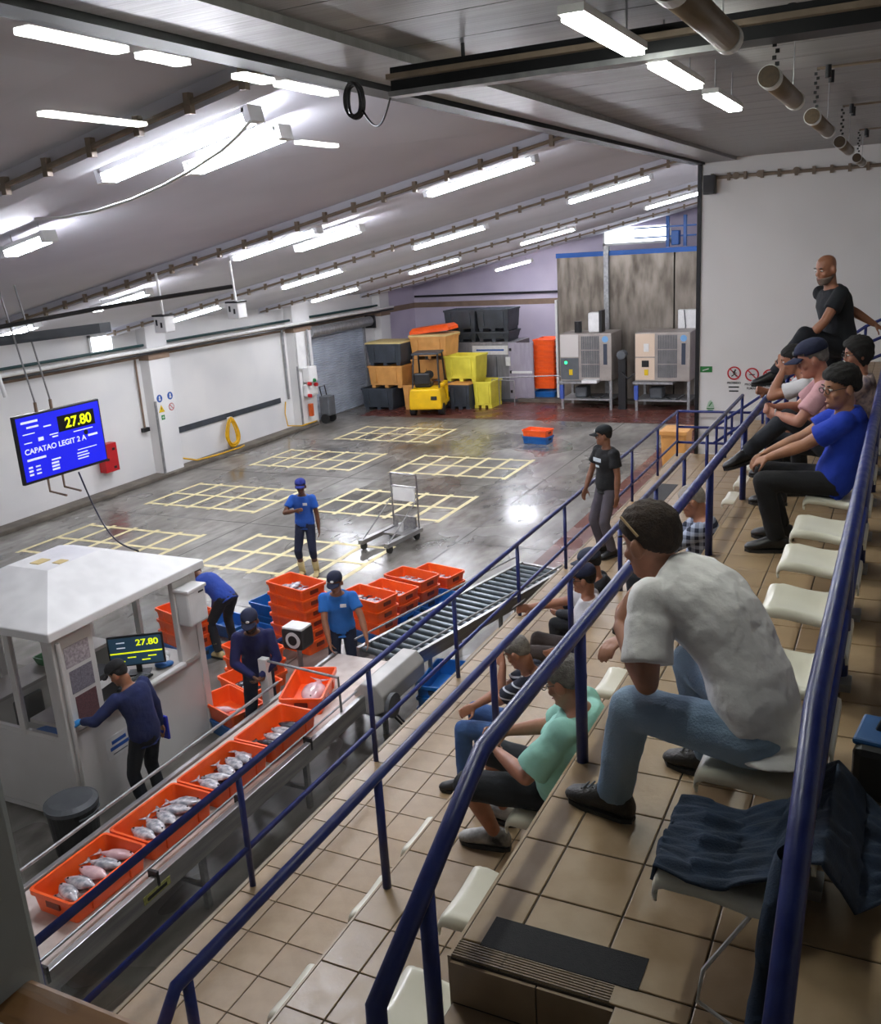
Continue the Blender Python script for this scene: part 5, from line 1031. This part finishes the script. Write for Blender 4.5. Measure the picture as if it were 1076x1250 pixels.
MB().box(J['N'] + V((.125, .07, -.12)), (.01, .075, .04)).build('name_badge', M_paper, p)
p, J = person('bearded man in a navy sweatshirt and cap standing behind the belt', (-6.36, 7.7, 0), math.radians(-55), shirt=cloth('sweat_navy', '0b1046', '0e1452'), sleeve=1.1, trousers=cloth('trousers_dnavy', '0b1026'), shoe=M_black, skin='784e37', cap=NAVYCAP, hair=HB, beard=HB, logo=M_white,
    neck=(.10, 0, 1.45), hands=[(.30, .06, 1.0), (.32, -.04, 1.02)], elbows=[(-.3, 1, -.4), (-.3, -1, -.4)], palm=[(0, -1, .3), (0, 1, .3)], curl=[1, 1], head=(-8, 20, 0), vox=.010, sc=1.0)
p, J = person('man in a navy sweatshirt and black cap reaching into the kiosk window', (-6.60, 6.14, 0), math.radians(176), shirt=cloth('sweat_navy2', '0c1b4a', '0f2156'), sleeve=1.1, trousers=cloth('trousers_dark', '0b0f1c'), shoe=M_rubber, skin='a16d4f', cap=BLKCAP, hair=HB,
    neck=(.07, .05, 1.46), hands=[(.42, .36, 1.14), (.06, -.3, .78)], elbows=[(-.2, 1, -.5), (-.6, -.6, -.2)], head=(20, 32, 0), hdir=[(1, .2, -.1), None], palm=[(0, 0, -1), (0, 1, .2)], vox=.010, hunch=.05)
g = MB(); hand(g, J['wr'][0], J['hd'][0], V((0, 0, -1)), 1, .5, 1.18); vox(g, 'blue_glove', mat('glove_blue', '#1f7fc0', rough=.5), p, .007, 2)
MB().box(J['wr'][1] + V((0, -.02, -.05)), (.16, .03, .26)).build('blue_cloth', mat('cloth_blue', '#1226a8', rough=.7), p, bev=.01)
p, J = person('man standing on the walkway in a black printed T-shirt, grey trousers and black cap', (-3.47, 11.75, Z1), math.radians(-128), shirt=cloth('tee_black', '0d0e10', '151619'), trousers=cloth('trousers_greyviolet', '4b4750', '5a545c'), shoe=M_black, skin='8e6048', cap=cloth('cap_blackgreen', '11191c'), hair=HB, logo=M_white,
    hands=[(.02, .25, .84), (.16, -.24, .9)], elbows=[(-.6, .5, -.3), (-.5, -.8, -.3)], head=(-38, 6, 0), vox=.010, sc=1.02, loose=.02)
MB().box(J['N'] + V((.142, 0, -.14)), (.006, .16, .05)).box(J['N'] + V((.146, .01, -.22)), (.006, .07, .025)).build('white_print', mat('print_pale', '#c9d4d8', rough=.8), p)
# -- the stand, top row
JEANS = mat('denim', '#8ba3bb', '#6f8aa6', .85, scale=3, bump=.3, bscale=120)
p, J = person('man from behind in white T-shirt and jeans, chin in hand, nearest seat', (-.40, 3.17, Z3), PI, shirt=mat('tee_white', '#efedec', '#e6e4e3', .9, scale=5, bump=.25, bscale=22), sleeve=.78, trousers=JEANS, shoe=mat('shoe_black_leather', '#17140f', '#221d17', .55, scale=20, bump=.3), laces=M_grey, skin='af795d', hair=HBR, hairh=.016,
    pelvis=(0, 0, .50), neck=W_(-.66, 3.30, 4.05), spine=.57, neckl=.02, twist=-.12, hunch=.11, hands=[W_(-.90, 3.21, 4.02), W_(-.95, 3.5, 3.85)], elbows=[(.28, .22, -1), (0, -1, -.6)], hdir=[(-.35, -.3, 1), (.3, .6, 0)], palm=[(-.5, -.8, 0), (0, .3, -1)], curl=[.35, .7], head=(-26, 18, 0), nvec=(.6, 0, .8),
    ankles=[W_(-.93, 3.2, Z3+.085), W_(-.62, 3.62, Z3+.085)], toes=[(1, -.25, 0), (1, -.2, 0)], knees=[(.8, .0, 1), (.7, -.5, .8)], vox=.0065, sc=1.06, fold=.02, loose=.03, hem=-.25, legw=1.1, cvox=.008, hs=1.1)
MB().tube([J['HP']((.02, .088, .1)), J['HP']((-.035, .092, .03))], .005, 6).build('sunglasses_arm', mat('horn', '#b59c76', rough=.4), p)
p, J = person('man with black hair and glasses in a royal blue T-shirt and black trousers, top row', (-.41, 6.85, Z3), math.radians(186), shirt=cloth('tee_royal', '0b2f9c', '0e36ac'), sleeve=.66, trousers=cloth('trousers_blk', '0b0b0e', '121216'), shoe=M_black, skin='a77456', hair=HB, hairh=.026, glasses=True,
    pelvis=(0, 0, .49), neck=(-.05, 0, .92), spine=.47, hunch=.07, neckl=.03, hands=[(.46, .02, .60), (.46, -.06, .62)], elbows=[(-.3, .6, -1), (-.3, -.6, -1)], curl=[.8, .8], palm=[(0, -.5, -1), (0, .5, -1)], head=(28, 10, 0), ankles=[(.33, .14, .085), (.30, -.14, .085)], vox=.008, sc=1.04, loose=.022, hs=1.1)
p, J = person('older man in a pink shirt and navy cap with crossed legs, top row', (-.46, 7.8, Z3), math.radians(184), shirt=cloth('shirt_pink', 'b98a8f', 'c99aa0'), sleeve=.7, trousers=cloth('jeans_dark', '12151c', '191d26'), shoe=M_black, skin='b07862', cap=NAVYCAP, hair=HG, logo=M_grey,
    pelvis=(0, 0, .49), neck=(.10, .0, .97), hunch=.09, hands=[(.42, .08, .76), (.44, -.08, .78)], elbows=[(-.3, 1, -.6), (-.3, -1, -.6)], curl=[1, 1], palm=[(0, -1, 0), (0, 1, 0)], head=(4, 20, 0), nvec=(.4, 0, .8), ankles=[(.62, .0, .44), (.4, -.1, .085)], knees=[(.6, .2, 1), (.6, 0, 1)], toes=[(.9, .2, -.3), (1, 0, 0)], vox=.008, sc=1.05, hs=1.08)
MB().tube([J['wr'][0] + V((.02*math.cos(a)*0, .032*math.cos(a), .032*math.sin(a))) for a in [2*PI*i/12 for i in range(12)]], .008, 6, True).build('watch', M_steel, p)
p, J = person('woman with dark hair and glasses in a pale patterned top, top row', (-.36, 8.4, Z3), math.radians(188), shirt=mat('top_patterned', '#b7a39c', '#6f6472', .85, scale=22), sleeve=.6, trousers=cloth('trousers_blk'), shoe=M_black, skin='9d6a52', hair=HB, hairh=.03, glasses=True,
    pelvis=(0, 0, .49), neck=(-.03, 0, .97), spine=.5, hands=[(.4, .1, .6), (.4, -.1, .6)], head=(12, 8, 0), ankles=[(.38, .12, .085), (.38, -.12, .085)], vox=.009, sc=1.02, hairline=(lambda q: min(q.z + .11 - max(0, q.x+.02)*1.7, 9)))
p, J = person('man in a white T-shirt resting his chin on his hand, behind the pink shirt', (-.5, 8.95, Z3), math.radians(180), shirt=cloth('tee_white2', 'cfcdd0', 'c3c1c4'), trousers=cloth('trousers_blk2', '0d0e12'), shoe=M_black, skin='a36d53', hair=HB,
    pelvis=(0, 0, .49), neck=(.30, .05, .86), spine=.5, hunch=.08, hands=[(.46, .08, .94), (.62, -.1, .72)], elbows=[(.3, .6, -1), (-.3, -1, -.6)], hdir=[(.2, -.2, 1), None], curl=[.8, .8], head=(10, 18, 0), nvec=(.6, 0, .8), ankles=[(.5, .15, .085), (.45, -.15, .085)], vox=.009, sc=1.04)
p, J = person('bald bearded man in a black T-shirt with one foot up on the rail', (-.60, 9.95, Z3), math.radians(214), shirt=cloth('tee_black2', '0e1116', '14181f'), sleeve=.6, trousers=cloth('trousers_navy2', '0b0e18'), shoe=M_black, skin='9f6a4f', beard=mat('stubble', '#6b5a50', '#7d6b60', .8, scale=60),
    pelvis=(0, 0, .98), neck=(.10, -.02, 1.5), hands=[W_(-.9, 9.62, 4.32), W_(.0, 10.1, 4.26)], elbows=[(.0, 1, .0), (-.5, -1, .2)], curl=[.6, 1.0], palm=[(0, -1, 0), (0, 0, -1)], head=(14, 14, 0), ankles=[W_(-1.14, 9.6, 4.03), (-.05, -.14, .085)], knees=[(1, .25, .8), (1, 0, 0)], toes=[(1, -.3, -.1), (1, 0, 0)], vox=.009, sc=1.08, fat=1.12)
# -- middle row
p, J = person('heavy man in a teal T-shirt and dark shorts with glasses, middle row', (-1.47, 4.06, Z2), math.radians(180), shirt=mat('tee_teal', '#a3dccd', '#97d0c1', .9, scale=5, bump=.25, bscale=16), sleeve=.85, trousers=cloth('shorts_dark', '14181f'), leg=.5, shoe=mat('trainer_white', '#b9b7b2', '#26262a', .6, scale=9), sole=M_rubber, skin='af755b', hair=HG, hairh=.014, glasses=True, fat=1.28,
    pelvis=(0, 0, .50), neck=(-.10, .0, .92), spine=.44, hunch=.05, neckl=.02, hands=[(.28, .10, .66), (.31, -.08, .68)], elbows=[(-.4, .9, -.6), (-.4, -.9, -.6)], curl=[.9, .9], palm=[(0, -1, .3), (0, 1, .3)], head=(-10, 24, 0), ankles=[(.38, -.03, .085), (.42, -.26, .085)], toes=[(1, .1, 0), (1, -.2, 0)], vox=.007, sc=1.04, loose=.026, hem=-.14, fold=.02, hs=1.04)
ph = thing('phone', 'dark phone in the hands of the man in teal', 'phone', (0, 0, 0)); w = p.matrix_basis @ (J['wr'][0].lerp(J['wr'][1], .5) + V((.1, 0, .02))); ph.location = w; ph.rotation_euler = (0, -.6, math.radians(192)); MB().bx(-.008, .0, -.04, .04, -.07, .08).build('case', M_black, ph, bev=.003); MB().bx(.0, .001, -.036, .036, -.064, .074).build('display', M_scrb, ph)
p, J = person('old man with white hair in a blue and white plaid shirt, middle row', (-1.47, 7.35, Z2), math.radians(186), shirt=None or mat('plaid', '#23345f', '#c7cddb', .85, scale=1), sleeve=1.1, trousers=cloth('trousers_plaidman', '20242e'), shoe=M_black, skin='b67b5d', hair=HW, glasses=True,
    pelvis=(0, 0, .49), neck=(-.08, 0, .95), spine=.49, hunch=.06, hands=[(.40, .1, .62), (.40, -.1, .62)], head=(6, 26, 0), nvec=(.3, 0, .9), ankles=[(.4, .14, .085), (.4, -.14, .085)], vox=.009, sc=1.02)
# -- lowest row
p, J = person('grey-haired man in a navy striped shirt and jeans, lowest row', (-2.50, 6.12, Z1), math.radians(186), shirt=mat('stripes', '#12182c', '#d5d8de', .85, scale=1), sleeve=.7, trousers=cloth('jeans_blue', '2c4c7e', '3a5c90'), shoe=M_black, skin='a97358', hair=HG,
    pelvis=(0, 0, .49), neck=(-.06, -.02, .95), spine=.48, hunch=.07, hands=[(.16, -.06, .96), (.40, .14, .66)], elbows=[(.3, .4, -1), (-.3, -1, -.6)], hdir=[(.3, -.4, .6), None], curl=[.9, .9], head=(-8, 32, 0), nvec=(.4, 0, .9), ankles=[(.42, .2, .085), (.36, -.14, .085)], vox=.008, sc=1.04)
p, J = person('man in a white T-shirt, navy cap and sunglasses holding a phone, lowest row', (-2.50, 7.6, Z1), math.radians(186), shirt=cloth('tee_white3', 'cfced0', 'c2c1c4'), trousers=cloth('trousers_brown', '2c211d', '382b25'), shoe=M_black, skin='a36c52', cap=NAVYCAP, hair=HB, glasses=True,
    pelvis=(0, 0, .49), neck=(-.06, 0, .96), hands=[(.12, .36, .66), (.52, -.05, .84)], elbows=[(-.6, .8, -.4), (-.3, -1, -.6)], curl=[.4, 1], head=(4, 10, 0), ankles=[(.42, .14, .085), (.5, -.1, .085)], vox=.008, sc=1.05)
ph = thing('phone', 'phone held by the man in the navy cap', 'phone', (0, 0, 0)); ph.location = p.matrix_basis @ (J['wr'][1] + V((.11, .03, .03))); ph.rotation_euler = (0, -.9, math.radians(186)); MB().bx(-.008, .0, -.04, .04, -.07, .08).build('case', M_black, ph, bev=.003); MB().bx(.0, .001, -.036, .036, -.064, .074).build('display', M_scrb, ph)
p, J = person('man in a dark cap and dark jacket, farthest in the lowest row', (-2.50, 8.3, Z1), math.radians(184), shirt=cloth('jacket_dark', '15171d', '1c1f27'), sleeve=1.1, trousers=cloth('trousers_blk3', '101218'), shoe=M_black, skin='9e6a50', cap=cloth('cap_slate', '232a3c', '2b3346'), hair=HB,
    pelvis=(0, 0, .49), neck=(.06, 0, .92), spine=.46, hands=[(.4, .1, .6), (.4, -.1, .6)], head=(6, 16, 0), ankles=[(.4, .14, .085), (.4, -.14, .085)], vox=.009, sc=1.04)
def pattern(m, kind):
    nt = m.node_tree; N = nt.nodes; L = nt.links; b = N['Principled BSDF']; tc = N.new('ShaderNodeTexCoord')
    def wave(axis, scale, cut):
        w = N.new('ShaderNodeTexWave'); w.bands_direction = axis; w.inputs['Scale'].default_value = scale; L.new(tc.outputs['Object'], w.inputs['Vector'])
        g = N.new('ShaderNodeMath'); g.operation = 'GREATER_THAN'; g.inputs[1].default_value = cut; L.new(w.outputs['Fac'], g.inputs[0]); return g
    mx = N.new('ShaderNodeMix'); mx.data_type = 'RGBA'
    if kind == 'stripe':
        g = wave('Z', 5.2, .9); L.new(g.outputs[0], mx.inputs[0]); mx.inputs[6].default_value = lin('#10162a'); mx.inputs[7].default_value = lin('#c9ccd4')
    else:
        a = wave('Z', 5.0, .5); c = wave('X', 5.0, .5); ad = N.new('ShaderNodeMath'); ad.operation = 'ADD'; L.new(a.outputs[0], ad.inputs[0]); L.new(c.outputs[0], ad.inputs[1])
        hf = N.new('ShaderNodeMath'); hf.operation = 'MULTIPLY'; hf.inputs[1].default_value = .5; L.new(ad.outputs[0], hf.inputs[0]); L.new(hf.outputs[0], mx.inputs[0]); mx.inputs[6].default_value = lin('#141c33'); mx.inputs[7].default_value = lin('#a9b2c8')
    for l in list(b.inputs['Base Color'].links): L.remove(l)
    L.new(mx.outputs[2], b.inputs['Base Color'])
pattern(MATS['stripes'], 'stripe'); pattern(MATS['plaid'], 'plaid')
# ------------------------------------------------------------------ turn text and remeshed figures into plain meshes
bpy.context.view_layer.update()
dg = bpy.context.evaluated_depsgraph_get()
done = [(o, bpy.data.meshes.new_from_object(o.evaluated_get(dg), depsgraph=dg)) for o in BAKE]
for o, me in done:
    if o.type == 'FONT':
        n = bpy.data.objects.new(o.name, me); nm = o.name; n.parent = o.parent; n.location = o.location; n.rotation_euler = o.rotation_euler; n.scale = o.scale
        bpy.data.objects.remove(o); col.objects.link(n); n.name = nm
    else:
        o.modifiers.clear(); o.data = me; me.polygons.foreach_set('use_smooth', [True]*len(me.polygons))
